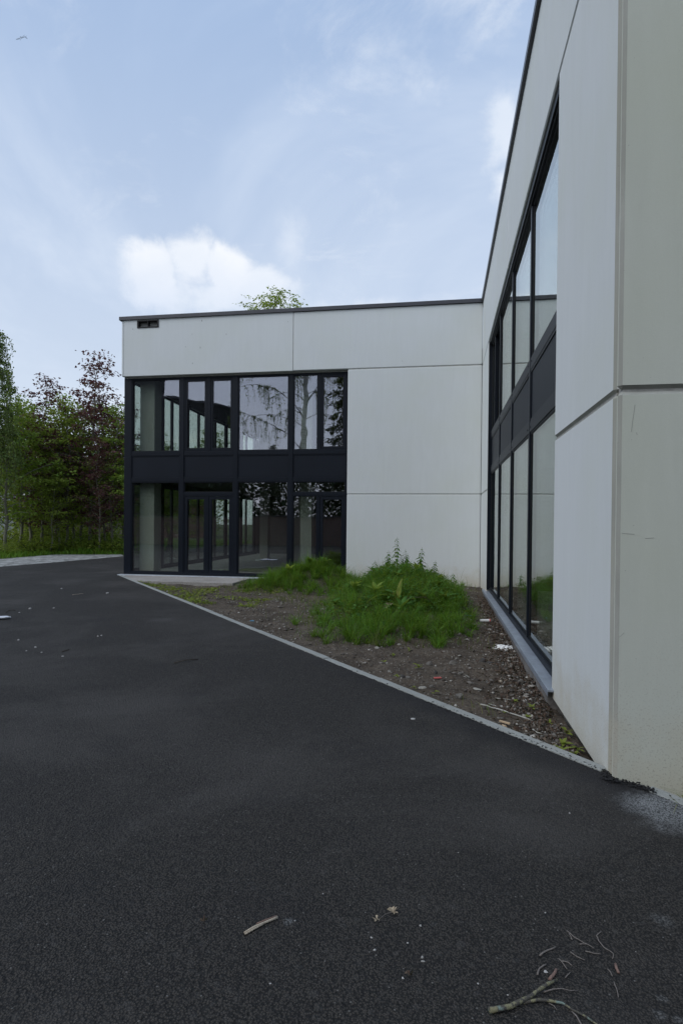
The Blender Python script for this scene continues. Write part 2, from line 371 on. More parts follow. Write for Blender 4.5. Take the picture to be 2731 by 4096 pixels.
class MB:
    def __init__(s): s.v = []; s.f = []
    def box(s, x0, x1, y0, y1, z0, z1):
        x0, x1 = sorted((x0, x1)); y0, y1 = sorted((y0, y1)); z0, z1 = sorted((z0, z1))
        b = len(s.v)
        s.v += [(x0, y0, z0), (x1, y0, z0), (x1, y1, z0), (x0, y1, z0), (x0, y0, z1), (x1, y0, z1), (x1, y1, z1), (x0, y1, z1)]
        s.f += [tuple(b + i for i in q) for q in ((0, 3, 2, 1), (4, 5, 6, 7), (0, 1, 5, 4), (1, 2, 6, 5), (2, 3, 7, 6), (3, 0, 4, 7))]
        return s
    def tube(s, pts, rad, n=6, cap=True):
        pts = [Vector(p) for p in pts]; b = len(s.v); m = len(pts)
        if not hasattr(rad, '__len__'): rad = [rad] * m
        ref = Vector((0, 0, 1))
        for i, p in enumerate(pts):
            d = (pts[min(i + 1, m - 1)] - pts[max(i - 1, 0)]).normalized()
            r_ = ref if abs(d.dot(ref)) < 0.9 else Vector((1, 0, 0))
            u = d.cross(r_).normalized(); w = d.cross(u)
            for k in range(n):
                a = 2 * math.pi * k / n
                q = p + (u * math.cos(a) + w * math.sin(a)) * rad[i]
                s.v.append(tuple(q))
        for i in range(m - 1):
            for k in range(n):
                k2 = (k + 1) % n
                s.f.append((b + i * n + k, b + i * n + k2, b + (i + 1) * n + k2, b + (i + 1) * n + k))
        if cap:
            s.f.append(tuple(b + k for k in range(n))[::-1]); s.f.append(tuple(b + (m - 1) * n + k for k in range(n)))
        return s
    def prism(s, poly, z0, z1):
        b = len(s.v); n = len(poly)
        s.v += [(x, y, z0) for x, y in poly] + [(x, y, z1) for x, y in poly]
        s.f.append(tuple(b + i for i in range(n))[::-1]); s.f.append(tuple(b + n + i for i in range(n)))
        for i in range(n):
            j = (i + 1) % n
            s.f.append((b + i, b + j, b + n + j, b + n + i))
        return s
    def poly(s, pts):
        b = len(s.v); s.v += [tuple(p) for p in pts]; s.f.append(tuple(range(b, b + len(pts)))); return s
    def build(s, name, mat, parent=None, smooth=False, **kw):
        me = bpy.data.meshes.new(name)
        o0 = org(parent) if parent is not None else Vector((0, 0, 0))
        me.from_pydata([(v[0] - o0.x, v[1] - o0.y, v[2] - o0.z) for v in s.v], [], s.f)
        return link(name, me, mat, parent, smooth, **kw)
def link(name, me, mat, parent=None, smooth=False, **kw):
    if mat: me.materials.append(MATS[mat])
    if smooth: me.polygons.foreach_set('use_smooth', [True] * len(me.polygons))
    me.update()
    o = bpy.data.objects.new(name, me); COL.objects.link(o)
    if parent is not None: o.parent = parent
    return tag(o, **kw)
def bevel_mesh(me, w, seg=1, edge=None):
    import bmesh
    bm = bmesh.new(); bm.from_mesh(me)
    bmesh.ops.recalc_face_normals(bm, faces=bm.faces)
    rr = bmesh.ops.bevel(bm, geom=list(bm.edges), offset=w, segments=seg, affect='EDGES', clamp_overlap=True)
    if edge:
        me.materials.append(MATS[edge])
        for f_ in rr['faces']: f_.material_index = 1
    bm.to_mesh(me); bm.free()
def nmesh(name, verts, faces, mat, parent=None, smooth=False, **kw):
    """verts (N,3), faces (M,k) all of one size"""
    verts = np.asarray(verts, np.float32).copy(); faces = np.asarray(faces, np.int32)
    if parent is not None: verts -= np.array(org(parent), np.float32)
    me = bpy.data.meshes.new(name); k = faces.shape[1]; m = len(faces)
    me.vertices.add(len(verts)); me.vertices.foreach_set('co', verts.ravel())
    me.loops.add(m * k); me.loops.foreach_set('vertex_index', faces.ravel())
    me.polygons.add(m); me.polygons.foreach_set('loop_start', np.arange(m, dtype=np.int32) * k)
    me.update(calc_edges=True); me.validate()
    return link(name, me, mat, parent, smooth, **kw)
def copy_tree(o, parent=None):
    c = o.copy(); COL.objects.link(c)
    if parent is not None: c.parent = parent
    for ch in list(o.children): copy_tree(ch, c)
    return c

def unit(v): return v / np.maximum(np.linalg.norm(v, axis=-1, keepdims=True), 1e-9)
def leaf_quads(P, D, S, W=0.5, fold=0.25, Nrm=None):
    """P centres of leaf bases, D directions, S lengths -> verts, quads (rhombic leaves with a slight fold)"""
    n = len(P); D = unit(D)
    if Nrm is None: Nrm = rng.normal(size=(n, 3)) * 0.45 + np.array([0, 0, 1.0])
    side = unit(np.cross(D, Nrm)); up = unit(np.cross(side, D)); S = S[:, None]
    v = np.empty((n, 4, 3)); 
    v[:, 0] = P; v[:, 2] = P + D * S - up * S * fold * 0.6
    mid = P + D * S * 0.48
    v[:, 1] = mid + side * S * W * 0.5 + up * S * fold * 0.25; v[:, 3] = mid - side * S * W * 0.5 + up * S * fold * 0.25
    return v.reshape(-1, 3), np.arange(n * 4).reshape(-1, 4)
def blades(P, H, Wd, lean, az):
    n = len(P); d = np.stack([np.cos(az), np.sin(az), np.zeros(n)], 1); sd = np.stack([-np.sin(az), np.cos(az), np.zeros(n)], 1)
    tw = rng.uniform(-1.2, 1.2, n); sd = sd * np.cos(tw)[:, None] + d * np.sin(tw)[:, None]
    H = H[:, None]; lean = lean[:, None]; Wd = Wd[:, None]; z = np.array([0, 0, 1.0])
    rows = []
    for t, wk in ((0, .5), (.38, .46), (.72, .30), (1.0, .04)):
        c = P + z * H * np.maximum(t - lean * .62 * t * t, .12 * t) + d * H * lean * (t ** 1.7) * .85
        rows += [c - sd * Wd * wk, c + sd * Wd * wk]
    v = np.stack(rows, 1); b = np.arange(n)[:, None] * 8
    f = np.concatenate([b + np.array(q_) for q_ in ([0, 1, 3, 2], [2, 3, 5, 4], [4, 5, 7, 6])])
    return v.reshape(-1, 3), f
OCT_V = np.array([(1, 0, 0), (0, 1, 0), (-1, 0, 0), (0, -1, 0), (0, 0, 1), (0, 0, -1), (.62, .62, .5), (-.62, .62, .45), (-.62, -.62, .5), (.62, -.62, .45)], float)
OCT_F = np.array([(0, 6, 9), (6, 4, 9), (1, 7, 6), (6, 7, 4), (2, 8, 7), (7, 8, 4), (3, 9, 8), (8, 9, 4), (0, 1, 6), (1, 2, 7), (2, 3, 8), (3, 0, 9), (1, 0, 5), (2, 1, 5), (3, 2, 5), (0, 3, 5)])
def stones(P, S):
    n = len(P); v = OCT_V[None] * rng.uniform(0.55, 1.25, (n, 10, 1))
    a = rng.uniform(0, 6.28, n); c, s_ = np.cos(a)[:, None], np.sin(a)[:, None]
    x = v[:, :, 0] * c - v[:, :, 1] * s_; y = v[:, :, 0] * s_ + v[:, :, 1] * c
    sc = rng.uniform(0.6, 1.3, (n, 3)) * S[:, None]; sc[:, 2] *= 0.6
    v = np.stack([x, y, v[:, :, 2]], 2) * sc[:, None, :] + P[:, None, :]
    f = OCT_F[None] + (np.arange(n) * 10)[:, None, None]
    return v.reshape(-1, 3), f.reshape(-1, 3)

# ------------------------------------------------------------------ ground
K0 = np.array([-10.2, -0.15]); KD = np.array([0.6431, -0.7658]); KN = np.array([0.7658, 0.6431])
def kp(s, n=0.0): return tuple(K0 + KD * s + KN * n)
Z_ASP = 0.06
def sheet(name, pts, z, mat, thick=0.15):
    o = MB().prism(pts, z - thick, z).build(name, mat, kind='structure'); return o
gp = [(900 * math.cos(a), 900 * math.sin(a) + 0) for a in np.linspace(0, 2 * math.pi, 40, endpoint=False)]
sheet('ground', gp, -0.30, 'field', 0.5)
asp_left = [(-15.2, 40), (-15.25, 9.2), (-15.45, 4.8), (-15.75, 1.8), (-17.2, -2.2), (-20.5, -6.5), (-27, -11), (-40, -15)]
# ragged edge of the asphalt against the kerb
asp = [(-10.19, 40)]
s_ = 0.02
while s_ < 62:
    jag = rng.uniform(-0.010, 0.012) if s_ > 9 else rng.uniform(-0.004, 0.004)
    asp.append(kp(s_, jag - .004 + (0.010 if s_ > 14.3 else 0.0) + (0.04 if 15.6 < s_ < 16.3 else 0.0)))
    s_ += 0.05 if 9 < s_ < 18 else 0.4
asp += [(20, -60), (-40, -60)] + asp_left[::-1]
o = MB().prism(asp, -0.15, Z_ASP).build('asphalt_drive', 'asphalt', kind='structure')

grv = asp_left[1:] + [(-44, -11), (-30, -4.5), (-22.5, 1.0), (-18.9, 5.9), (-19.0, 9.6), (-16.2, 10.6)]
sheet('gravel_strip', grv, 0.045, 'lime_gravel')
ver = [(-15.22, 60), (-15.22, 9.9), (-16.2, 10.5), (-18.95, 9.7), (-18.85, 5.9), (-22.5, 1.05), (-30, -4.45), (-44, -10.9), (-120, -30), (-120, 120), (-15.22, 120)]
sheet('grass_verge', ver, 0.035, 'verge_soil')

# kerb edging: a row of concrete kerb stones
kerb = empty('kerb', (-10.2, -0.15, -0.1), kind='structure')
def kerb_stone(s0, s1):
    g = 0.004
    bt = [kp(s0 + g, 0), kp(s1 - g, 0), kp(s1 - g, 0.082), kp(s0 + g, 0.082)]
    dz = rng.uniform(-0.004, 0.004)
    q = MB().prism(bt[::-1], -0.2, Z_ASP + 0.008 + dz).build('kerb_stone', 'kerb_concrete', kerb)
    bevel_mesh(q.data, 0.004)
s_ = -0.02
while s_ < 15.78:
    s2 = min(s_ + 1.02, 15.80)
    kerb_stone(s_, s2); s_ = s2
s_ = 16.08
for k in range(8): kerb_stone(s_, s_ + 1.02); s_ += 1.02

# soil bed in the corner of the building
def hash_noise(x, y, f, seed):
    """smooth value noise, vectorised"""
    x = x * f + seed * 17.3; y = y * f - seed * 9.1
    xi = np.floor(x).astype(int); yi = np.floor(y).astype(int); fx = x - xi; fy = y - yi
    fx = fx * fx * (3 - 2 * fx); fy = fy * fy * (3 - 2 * fy)
    def h(a, b): 
        q = np.sin(a * 127.1 + b * 311.7 + seed * 74.7) * 43758.5453
        return q - np.floor(q)
    return (h(xi, yi) * (1 - fx) + h(xi + 1, yi) * fx) * (1 - fy) + (h(xi, yi + 1) * (1 - fx) + h(xi + 1, yi + 1) * fx) * fy
def gauss(x, y, cx, cy, rx, ry, p=1.0): return np.exp(-(((x - cx) / rx) ** 2 + ((y - cy) / ry) ** 2) ** p)
def mound(x, y):
    m1 = 0.50 * gauss(x, y, -4.25, -1.35, 1.05, 0.85)
    m2 = 0.58 * gauss(x, y, -1.8, -4.2, 1.0, 2.3, 1.15)
    m3 = 0.10 * gauss(x, y, -1.3, -6.9, 1.1, 1.2)
    m4 = 0.10 * gauss(x, y, -1.0, -1.6, 1.4, 1.2)
    return np.maximum(m1, m2) + 0.3 * np.minimum(m1, m2) + m3 + m4
def soil_h(x, y):
    x = np.asarray(x, float); y = np.asarray(y, float)
    kd = (x - K0[0]) * KN[0] + (y - K0[1]) * KN[1]
    base = 0.038 - 0.05 * np.clip(kd / 1.2, 0, 1)
    foot = -0.075 * np.clip(1 - (-x) / 0.8, 0, 1) * (y < -1.5)
    e = np.clip((kd - 0.05) / 0.4, 0, 1)
    nz = (hash_noise(x, y, 2.3, 1) - .5) * 0.05 + (hash_noise(x, y, 6.0, 2) - .5) * 0.035 + (hash_noise(x, y, 15.0, 3) - .5) * 0.02
    return base + foot + mound(x, y) * e + nz * (0.35 + 0.65 * e) - 0.01
def in_bed(x, y, m=0.08): return ((x - K0[0]) * KN[0] + (y - K0[1]) * KN[1] > m) & (y < 0.0) & (x < -0.0)
gx = np.arange(-10.3, 0.08, 0.055); gy = np.arange(-12.42, 0.12, 0.055)
X, Y = np.meshgrid(gx, gy, indexing='ij'); Zs = soil_h(X, Y)
idx = np.arange(X.size).reshape(X.shape)
q = np.stack([idx[:-1, :-1], idx[1:, :-1], idx[1:, 1:], idx[:-1, 1:]], -1).reshape(-1, 4)
cxm = (X[:-1, :-1] + 0.027).ravel(); cym = (Y[:-1, :-1] + 0.027).ravel()
kdm = (cxm - K0[0]) * KN[0] + (cym - K0[1]) * KN[1]
q = q[(kdm > 0.03)]
V = np.stack([X.ravel(), Y.ravel(), Zs.ravel()], 1)
us, inv = np.unique(q, return_inverse=True)
nmesh('soil', V[us], inv.reshape(-1, 4), 'soil', smooth=True, kind='structure')
# sunken strip of soil right of the corner
sx = np.arange(0.0, 9.0, 0.12); sy = np.arange(-22, -12.2, 0.12)
X, Y = np.meshgrid(sx, sy, indexing='ij'); idx = np.arange(X.size).reshape(X.shape)
q = np.stack([idx[:-1, :-1], idx[1:, :-1], idx[1:, 1:], idx[:-1, 1:]], -1).reshape(-1, 4)
kdm = ((X[:-1, :-1] - K0[0]) * KN[0] + (Y[:-1, :-1] + .06 - K0[1]) * KN[1]).ravel()
q = q[kdm > 0.0]; us, inv = np.unique(q, return_inverse=True)
V = np.stack([X.ravel(), Y.ravel(), (-0.10 + (hash_noise(X, Y, 3.0, 5) - .5) * 0.05).ravel()], 1)
nmesh('soil', V[us], inv.reshape(-1, 4), 'soil', smooth=True, kind='structure')

# ------------------------------------------------------------------ the office building
ZT, ZU, ZM = 7.457, 5.843, 2.421
XL, YN, YW, YF = -10.23, -12.27, -10.32, -2.0
XP = -3.575
bld = empty('office_building', (0, 0, 0), 'new two-storey office block of pale concrete panels and dark glazed bays', 'building')
J = 0.008        # half joint
def panel(x0, x1, y0, y1, z0, z1, label=None, bev=0.014, mat='concrete'):
    me_o = MB().box(x0, x1, y0, y1, z0, z1).build('wall_panel', mat, bld)
    bevel_mesh(me_o.data, bev, 1, 'concrete_edge' if bev > .018 else None)
    if label: me_o['label'] = label
    return me_o
T = 0.10
# back wing, front face (plane Y=0)
# upper left panel with the overflow opening: a ring of faces with real thickness
def holed_panel(x0, x1, z0, z1, hx0, hx1, hz0, hz1, y0, y1):
    xs = [x0, hx0, hx1, x1]; zs = [z0, hz0, hz1, z1]; m = MB(); 
    def vi(i, k, y): return (xs[i], y, zs[k])
    for i in range(3):
        for k in range(3):
            if i == 1 and k == 1: continue
            m.poly([vi(i, k, y0), vi(i + 1, k, y0), vi(i + 1, k + 1, y0), vi(i, k + 1, y0)])
            m.poly([vi(i, k, y1), vi(i, k + 1, y1), vi(i + 1, k + 1, y1), vi(i + 1, k, y1)])
    m.poly([(hx0, y0, hz0), (hx0, y0, hz1), (hx0, y1, hz1), (hx0, y1, hz0)]); m.poly([(hx1, y0, hz1), (hx1, y0, hz0), (hx1, y1, hz0), (hx1, y1, hz1)])
    m.poly([(hx0, y0, hz1), (hx1, y0, hz1), (hx1, y1, hz1), (hx0, y1, hz1)]); m.poly([(hx1, y0, hz0), (hx0, y0, hz0), (hx0, y1, hz0), (hx1, y1, hz0)])
    m.poly([(x0, y0, z0), (x0, y1, z0), (x1, y1, z0), (x1, y0, z0)]); m.poly([(x0, y0, z1), (x1, y0, z1), (x1, y1, z1), (x0, y1, z1)])
    m.poly([(x0, y0, z0), (x0, y0, z1), (x0, y1, z1), (x0, y1, z0)]); m.poly([(x1, y0, z1), (x1, y0, z0), (x1, y1, z0), (x1, y1, z1)])
    o = m.build('wall_panel', 'concrete', bld)
    import bmesh
    bm = bmesh.new(); bm.from_mesh(o.data); bmesh.ops.remove_doubles(bm, verts=bm.verts, dist=1e-5)
    bmesh.ops.recalc_face_normals(bm, faces=bm.faces); bm.to_mesh(o.data); bm.free()
    o['label'] = 'upper left panel with the overflow opening'
    return o
XV = -5.115
holed_panel(-10.155, XV - J, ZU, ZT, -9.72, -9.10, 7.235, 7.415, 0.0, 0.12)
panel(XV + J, -0.001, 0.0, 0.12, ZU, ZT)
panel(XP, -0.001, 0.0, 0.12, ZM + J, ZU - 0.028)
panel(XP, -0.001, 0.0, 0.12, -0.15, ZM - J)
# dark backing behind the joints (structural core)
MB().box(-10.14, -0.02, 0.121, 0.30, 5.80, ZT - 0.01).build('core_wall', 'sealant', bld)
MB().box(XP + 0.01, -0.02, 0.121, 0.30, -0.2, 5.799).build('core_wall', 'sealant', bld)
# left face panels (facing -X)
panel(XL, -10.165, 0.004, 7.0, ZU, ZT); panel(XL, -10.165, 7.02, 14.0, ZU, ZT)
panel(XL, -10.165, 12.6, 14.0, ZM + J, ZU - .028); panel(XL, -10.165, 12.6, 14.0, -.15, ZM - J)
# right wing, wall facing -X (plane X=0)
YV = -5.98
panel(0.0, T, YN, YV - J, ZU, ZT); panel(0.0, T, YV + J, -0.02, ZU, ZT)
panel(0.0, T, YN, YW, ZM + J, ZU - 0.028, None, 0.019); panel(0.0, T, YN, YW, -0.02, ZM - J, None, 0.019)
panel(0.0, T, YF, -0.02, ZM + J, ZU - 0.028); panel(0.0, T, YF, -0.02, -0.02, ZM - J)
MB().box(T + 0.001, 0.25, YN + 0.05, YW - 0.01, -0.2, 5.80).build('core_wall', 'sealant', bld)
MB().box(T + 0.001, 0.25, YF + 0.01, -0.02, -0.2, 5.80).build('core_wall', 'sealant', bld)
MB().box(T + 0.001, 0.25, YN + 0.05, -0.02, 5.801, ZT - 0.01).build('core_wall', 'sealant', bld)
# right wing, near face (plane Y=YN-0.1)
YNF = YN - 0.10
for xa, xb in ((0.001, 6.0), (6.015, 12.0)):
    [panel(xa, xb, YNF, YN - 0.045, z0_, z1_, None, 0.021, 'concrete_shade_tint') for z0_, z1_ in ((ZU, ZT), (ZM + J, ZU - 0.028), (-0.3, ZM - J))]
MB().box(0.03, 11.98, YN - 0.044, YN + 0.049, -0.3, ZT - 0.01).build('core_wall', 'sealant', bld)
MB().box(12.01, 12.1, YN, 14.0, -0.3, ZT - 0.01).build('core_wall', 'concrete', bld)
MB().box(-10.16, 12.0, 14.01, 14.12, -0.3, ZT - 0.01).build('core_wall', 'concrete', bld)
# sealant in the panel joints
def seal(*a): MB().box(*a).build('joint_seal', 'sealant', bld)
for za, zb in ((ZM - J + .0006, ZM + J - .0006), (ZU - .0274, ZU - .0006)):
    seal(0.03, 11.9, YNF + .022, YN - .046, za, zb); seal(0.020, T - .001, YN + .012, YW - .004, za, zb); seal(0.020, T - .001, YF + .004, -.022, za, zb); seal(XP + .01, -.03, .014, .119, za, zb)
seal(XV - J + .0006, XV + J - .0006, .012, .119, ZU + .01, ZT - .01); seal(.012, T - .001, YV - J + .0006, YV + J - .0006, ZU + .01, ZT - .01)
# parapet backs and copings
cop = lambda *a: MB().box(*a).build('coping', 'coping_metal', bld)
cop(-10.29, -0.05, -0.045, 0.36, ZT + 0.002, ZT + 0.10)
cop(-10.29, -9.90, 0.362, 14.2, ZT + 0.002, ZT + 0.10)
cop(-0.048, 0.36, YNF - 0.045, 0.362, ZT + 0.0025, ZT + 0.102)
cop(0.362, 12.15, YNF - 0.044, YN + 0.30, ZT + 0.002, ZT + 0.10)
MB().box(-10.15, 0.3, 0.31, 13.9, 6.15, 6.35).build('roof', 'gravel_roof', bld)
MB().box(0.301, 12.0, YN + 0.31, 13.9, 6.15, 6.35).build('roof', 'gravel_roof', bld)
# overflow opening: metal lining with a divider
m = MB(); hx0, hx1, hz0, hz1 = -9.72, -9.10, 7.235, 7.415
w_ = 0.022
m.box(hx0 - 0.02, hx1 + 0.02, -0.02, 0.33, hz1 - 0.012, hz1 + 0.02); m.box(hx0 - 0.02, hx1 + 0.02, -0.02, 0.33, hz0 - 0.02, hz0 + 0.010)
m.box(hx0 - 0.02, hx0 + w_, -0.0195, 0.33, hz0 + .0105, hz1 - .0125); m.box(hx1 - w_, hx1 + 0.02, -0.0195, 0.33, hz0 + .0105, hz1 - .0125)
m.box(-9.425, -9.405, -0.01, 0.30, hz0 + .0105, hz1 - .0125)
ov = m.build('overflow_spout', 'black_gasket', bld)
MB().box(-9.56, -9.15, 0.05, 0.29, hz0 + 0.0105, hz0 + 0.03).build('drip_tray', 'alu_strip', ov)

# --- glazing helpers: mapping u,d,z -> world
mp_back = lambda u, d, z: (u, d, z)
mp_right = lambda u, d, z: (d, u, z)
mp_left = lambda u, d, z: (XL + 0.02 + d, u, z)
def bx_(m, mp, u0, u1, d0, d1, z0, z1):
    a = mp(u0, d0, z0); b = mp(u1, d1, z1); m.box(a[0], b[0], a[1], b[1], a[2], b[2])
def frame_mb(mp, u0, u1, z0, z1, w, d0, d1):
    m = MB()
    bx_(m, mp, u0, u0 + w, d0, d1, z0, z1); bx_(m, mp, u1 - w, u1, d0, d1, z0, z1)
    bx_(m, mp, u0 + w, u1 - w, d0, d1, z0, z0 + w); bx_(m, mp, u0 + w, u1 - w, d0, d1, z1 - w, z1)
    return m
def window(mp, u0, u1, z0, z1, w, d, name='window', sash=False, pd=0.036):
    """outer frame at depth d, pane set 35 mm behind the frame's face"""
    fr = frame_mb(mp, u0, u1, z0, z1, w, d, d + 0.075).build(name, 'anthracite', bld)
    if sash:   # an inner opening leaf proud of the frame by a hair, with a shadow gap
        sw = 0.055
        frame_mb(mp, u0 + w + 0.006, u1 - w - 0.006, z0 + w + 0.006, z1 - w - 0.006, sw, d + 0.012, d + 0.07).build('sash', 'anthracite', fr)
        i = w + 0.006 + sw
    else: i = w
    bead = frame_mb(mp, u0 + i, u1 - i, z0 + i, z1 - i, 0.012, d + pd - 0.006, d + 0.068).build('glazing_bead', 'black_gasket', fr)
    g = MB(); bx_(g, mp, u0 + i + .004, u1 - i - .004, d + pd, d + pd + 0.024, z0 + i + .004, z1 - i - .004)
    g.build('pane', 'coated_glass', fr)
    return fr
def bar(mp, u0, u1, z0, z1, d0, d1, name, mat='anthracite', bev=0.004):
    m = MB(); bx_(m, mp, u0, u1, d0, d1, z0, z1); o = m.build(name, mat, bld)
    if bev: bevel_mesh(o.data, bev)
    return o
def bolts(parent, mp, us, z, d):
    for u in us:
        m = MB(); c = Vector(mp(u, d, z)); e = Vector(mp(u, d - 0.006, z)) ; m.tube([c, e], 0.011, 8); m.build('bolt', 'black_gasket', parent)

# --- back wing glazing
D = 0.15
Z0, ZS0, ZS1, ZH = 0.085, 2.78, 3.67, 5.80
m = MB(); m.box(-10.215, -9.99, D - 0.01, D + 0.20, 0.06, ZH + 0.03); pst = m.build('corner_post', 'anthracite', bld); bevel_mesh(pst.data, 0.006)
mull = [-8.43, -6.81, -5.20]
for c in mull: bar(mp_back, c - 0.062, c + 0.062, Z0 + 0.066, ZH - 0.03, D - 0.012, D + 0.12, 'mullion')
bar(mp_back, XP - 0.055, XP + 0.004, Z0 + 0.066, ZH - 0.03, D - 0.002, D + 0.12, 'mullion')
bar(mp_back, -9.989, XP + 0.004, ZH - 0.028, ZH + 0.03, D - 0.006, D + 0.12, 'head_rail', bev=0)
bar(mp_back, -9.989, XP + 0.004, Z0 - 0.005, Z0 + 0.064, D - 0.004, D + 0.12, 'bottom_rail', bev=0)
edges = [-9.988, -8.493, -8.367, -6.873, -6.747, -5.263, -5.137, XP - 0.056]
bays = [(edges[i] + .001, edges[i + 1] - .001) for i in (0, 2, 4, 6)]
for u0, u1 in bays:
    r1 = bar(mp_back, u0, u1, 3.545, 3.655, D - 0.006, D + 0.11, 'transom_rail'); bolts(r1, mp_back, (u0 + 0.10, u1 - 0.10), 3.60, D - 0.006)
    r2 = bar(mp_back, u0, u1, 2.79, 2.905, D - 0.006, D + 0.11, 'transom_rail'); bolts(r2, mp_back, (u0 + 0.10, u1 - 0.10), 2.865, D - 0.006)
    s = bar(mp_back, u0 + .002, u1 - .002, 2.907, 3.543, D + 0.016, D + 0.10, 'spandrel_panel', 'anthracite_panel', 0)
    frame_mb(mp_back, u0 + 0.002, u1 - 0.002, 2.908, 3.542, 0.022, D + 0.004, D + 0.0158).build('trim', 'anthracite', s)
UZ0, UZ1 = 3.657, ZH - 0.03
window(mp_back, *bays[0], UZ0, UZ1, 0.025, D)
b0, b1 = bays[1]; mid = (b0 + b1) / 2
bar(mp_back, mid - .03, mid + .03, UZ0, UZ1, D, D + 0.08, 'mullion')
window(mp_back, b0, mid - .031, UZ0, UZ1, 0.03, D, sash=True); window(mp_back, mid + .031, b1, UZ0, UZ1, 0.03, D, sash=True)
window(mp_back, *bays[2], UZ0, UZ1, 0.025, D)
b0, b1 = bays[3]
window(mp_back, b0, -4.431, UZ0, UZ1, 0.025, D); bar(mp_back, -4.43, -4.37, UZ0, UZ1, D, D + 0.08, 'mullion'); window(mp_back, -4.369, b1, UZ0, UZ1, 0.03, D, sash=True)
LZ0, LZ1 = Z0 + 0.066, 2.788
window(mp_back, *bays[0], LZ0, LZ1, 0.025, D)
window(mp_back, *bays[2], LZ0, LZ1, 0.025, D)
def door(u0, u1, z0, z1):
    fr = frame_mb(mp_back, u0, u1, z0, z1, 0.028, D, D + 0.08).build('door', 'anthracite', bld)
    frame_mb(mp_back, u0 + .034, u1 - .034, z0 + .012, z1 - .034, 0.085, D + 0.010, D + 0.072).build('leaf', 'anthracite', fr)
    g = MB(); g.box(u0 + .121, u1 - .121, D + 0.034, D + 0.058, z0 + .099, z1 - .121); g.build('pane', 'coated_glass', fr)
    return fr
b0, b1 = bays[1]
bar(mp_back, b0, b1, 2.40, 2.47, D - .004, D + .1, 'transom_rail'); window(mp_back, b0, b1, 2.471, LZ1, 0.022, D)
door(b0, mid - .012, LZ0, 2.399); door(mid - .010, b1, LZ0, 2.399)
b0, b1 = bays[3]
bar(mp_back, b0, b1, 2.40, 2.47, D - .004, D + .1, 'transom_rail'); window(mp_back, b0, b1, 2.471, LZ1, 0.022, D)
window(mp_back, b0, -4.431, LZ0, 2.399, 0.025, D); bar(mp_back, -4.43, -4.39, LZ0, 2.399, D, D + 0.08, 'mullion'); door(-4.389, b1, LZ0, 2.399)
# threshold strip and washed-concrete landing
MB().box(-10.32, XP, -0.03, D + 0.02, 0.045, 0.079).build('threshold', 'alu_strip', bld)
MB().box(-10.1, XP, -0.015, 0.6, -0.3, 0.044).build('plinth', 'footing', bld)
sl = MB().prism([(-10.02, -0.035), (-6.29, -0.035), (-6.29, -1.47), (-9.0, -1.47), (-10.02, -0.27)][::-1], -0.12, 0.062).build('landing_slab', 'washed_slab', kind='structure'); bevel_mesh(sl.data, 0.008)

# --- left face glazing of the back wing (seen through the rooms)
mc = [0.36 + i * 2.0 for i in range(7)]
for i in range(7):
    y = mc[i] + 0.05
    bar(mp_left, y - 0.06, y + 0.06, 0.1, 5.80, 0.0, 0.13, 'mullion')
for i in range(6):
    u0, u1 = mc[i] + 0.112, mc[i + 1] - 0.012
    bar(mp_left, u0, u1, 2.79, 3.66, 0.02, 0.11, 'spandrel_panel', 'anthracite_panel', 0)
    md = u0 + 1.0 if i % 2 == 0 else u0 + 0.7
    window(mp_left, u0, md - .001, 3.661, 5.80, 0.05, 0.02); window(mp_left, md + .001, u1, 3.661, 5.80, 0.05, 0.02)
    window(mp_left, u0, md - .001, 0.16, 2.789, 0.05, 0.02); window(mp_left, md + .001, u1, 0.16, 2.789, 0.05, 0.02)
bar(mp_left, 0.36, 12.5, 0.02, 0.159, 0.0, 0.16, 'bottom_rail', bev=0)
# rooms of the back wing
MB().box(-10.1, -0.3, 0.32, 13.8, -0.1, 0.09).build('floor_slab', 'interior_floor', bld)
MB().box(-10.05, -0.3, 0.32, 13.8, 2.93, 3.50).build('floor_slab', 'dark_interior', bld)
MB().box(-10.05, -0.3, 0.32, 13.8, 5.86, 6.1).build('ceiling', 'dark_interior', bld)
MB().box(-10.05, -0.3, 12.9, 13.0, 0.1, 5.85).build('partition_wall', 'dark_interior', bld)
MB().box(-0.5, -0.31, 0.32, 12.89, 0.1, 5.85).build('partition_wall', 'dark_interior', bld)
def column(x0, x1, y0, y1):
    MB().box(x0, x1, y0, y1, 0.091, 2.929).build('concrete_column', 'concrete_raw', bld); MB().box(x0, x1, y0, y1, 3.501, 5.859).build('concrete_column', 'concrete_raw', bld)
column(-9.88, -9.43, 0.46, 0.92); column(-8.36, -8.02, 7.55, 7.9); column(-5.05, -4.72, 0.75, 1.1); column(-7.05, -6.7, 8.0, 8.35)
bk = MB(); bk.tube([(-8.23, 7.2, 0.092), (-8.23, 7.2, 0.16)], [0.20, 0.17], 16).build('cable_reel', 'interior_white', label='small white cable reel on the floor behind the ground floor glass', cat='cable reel')

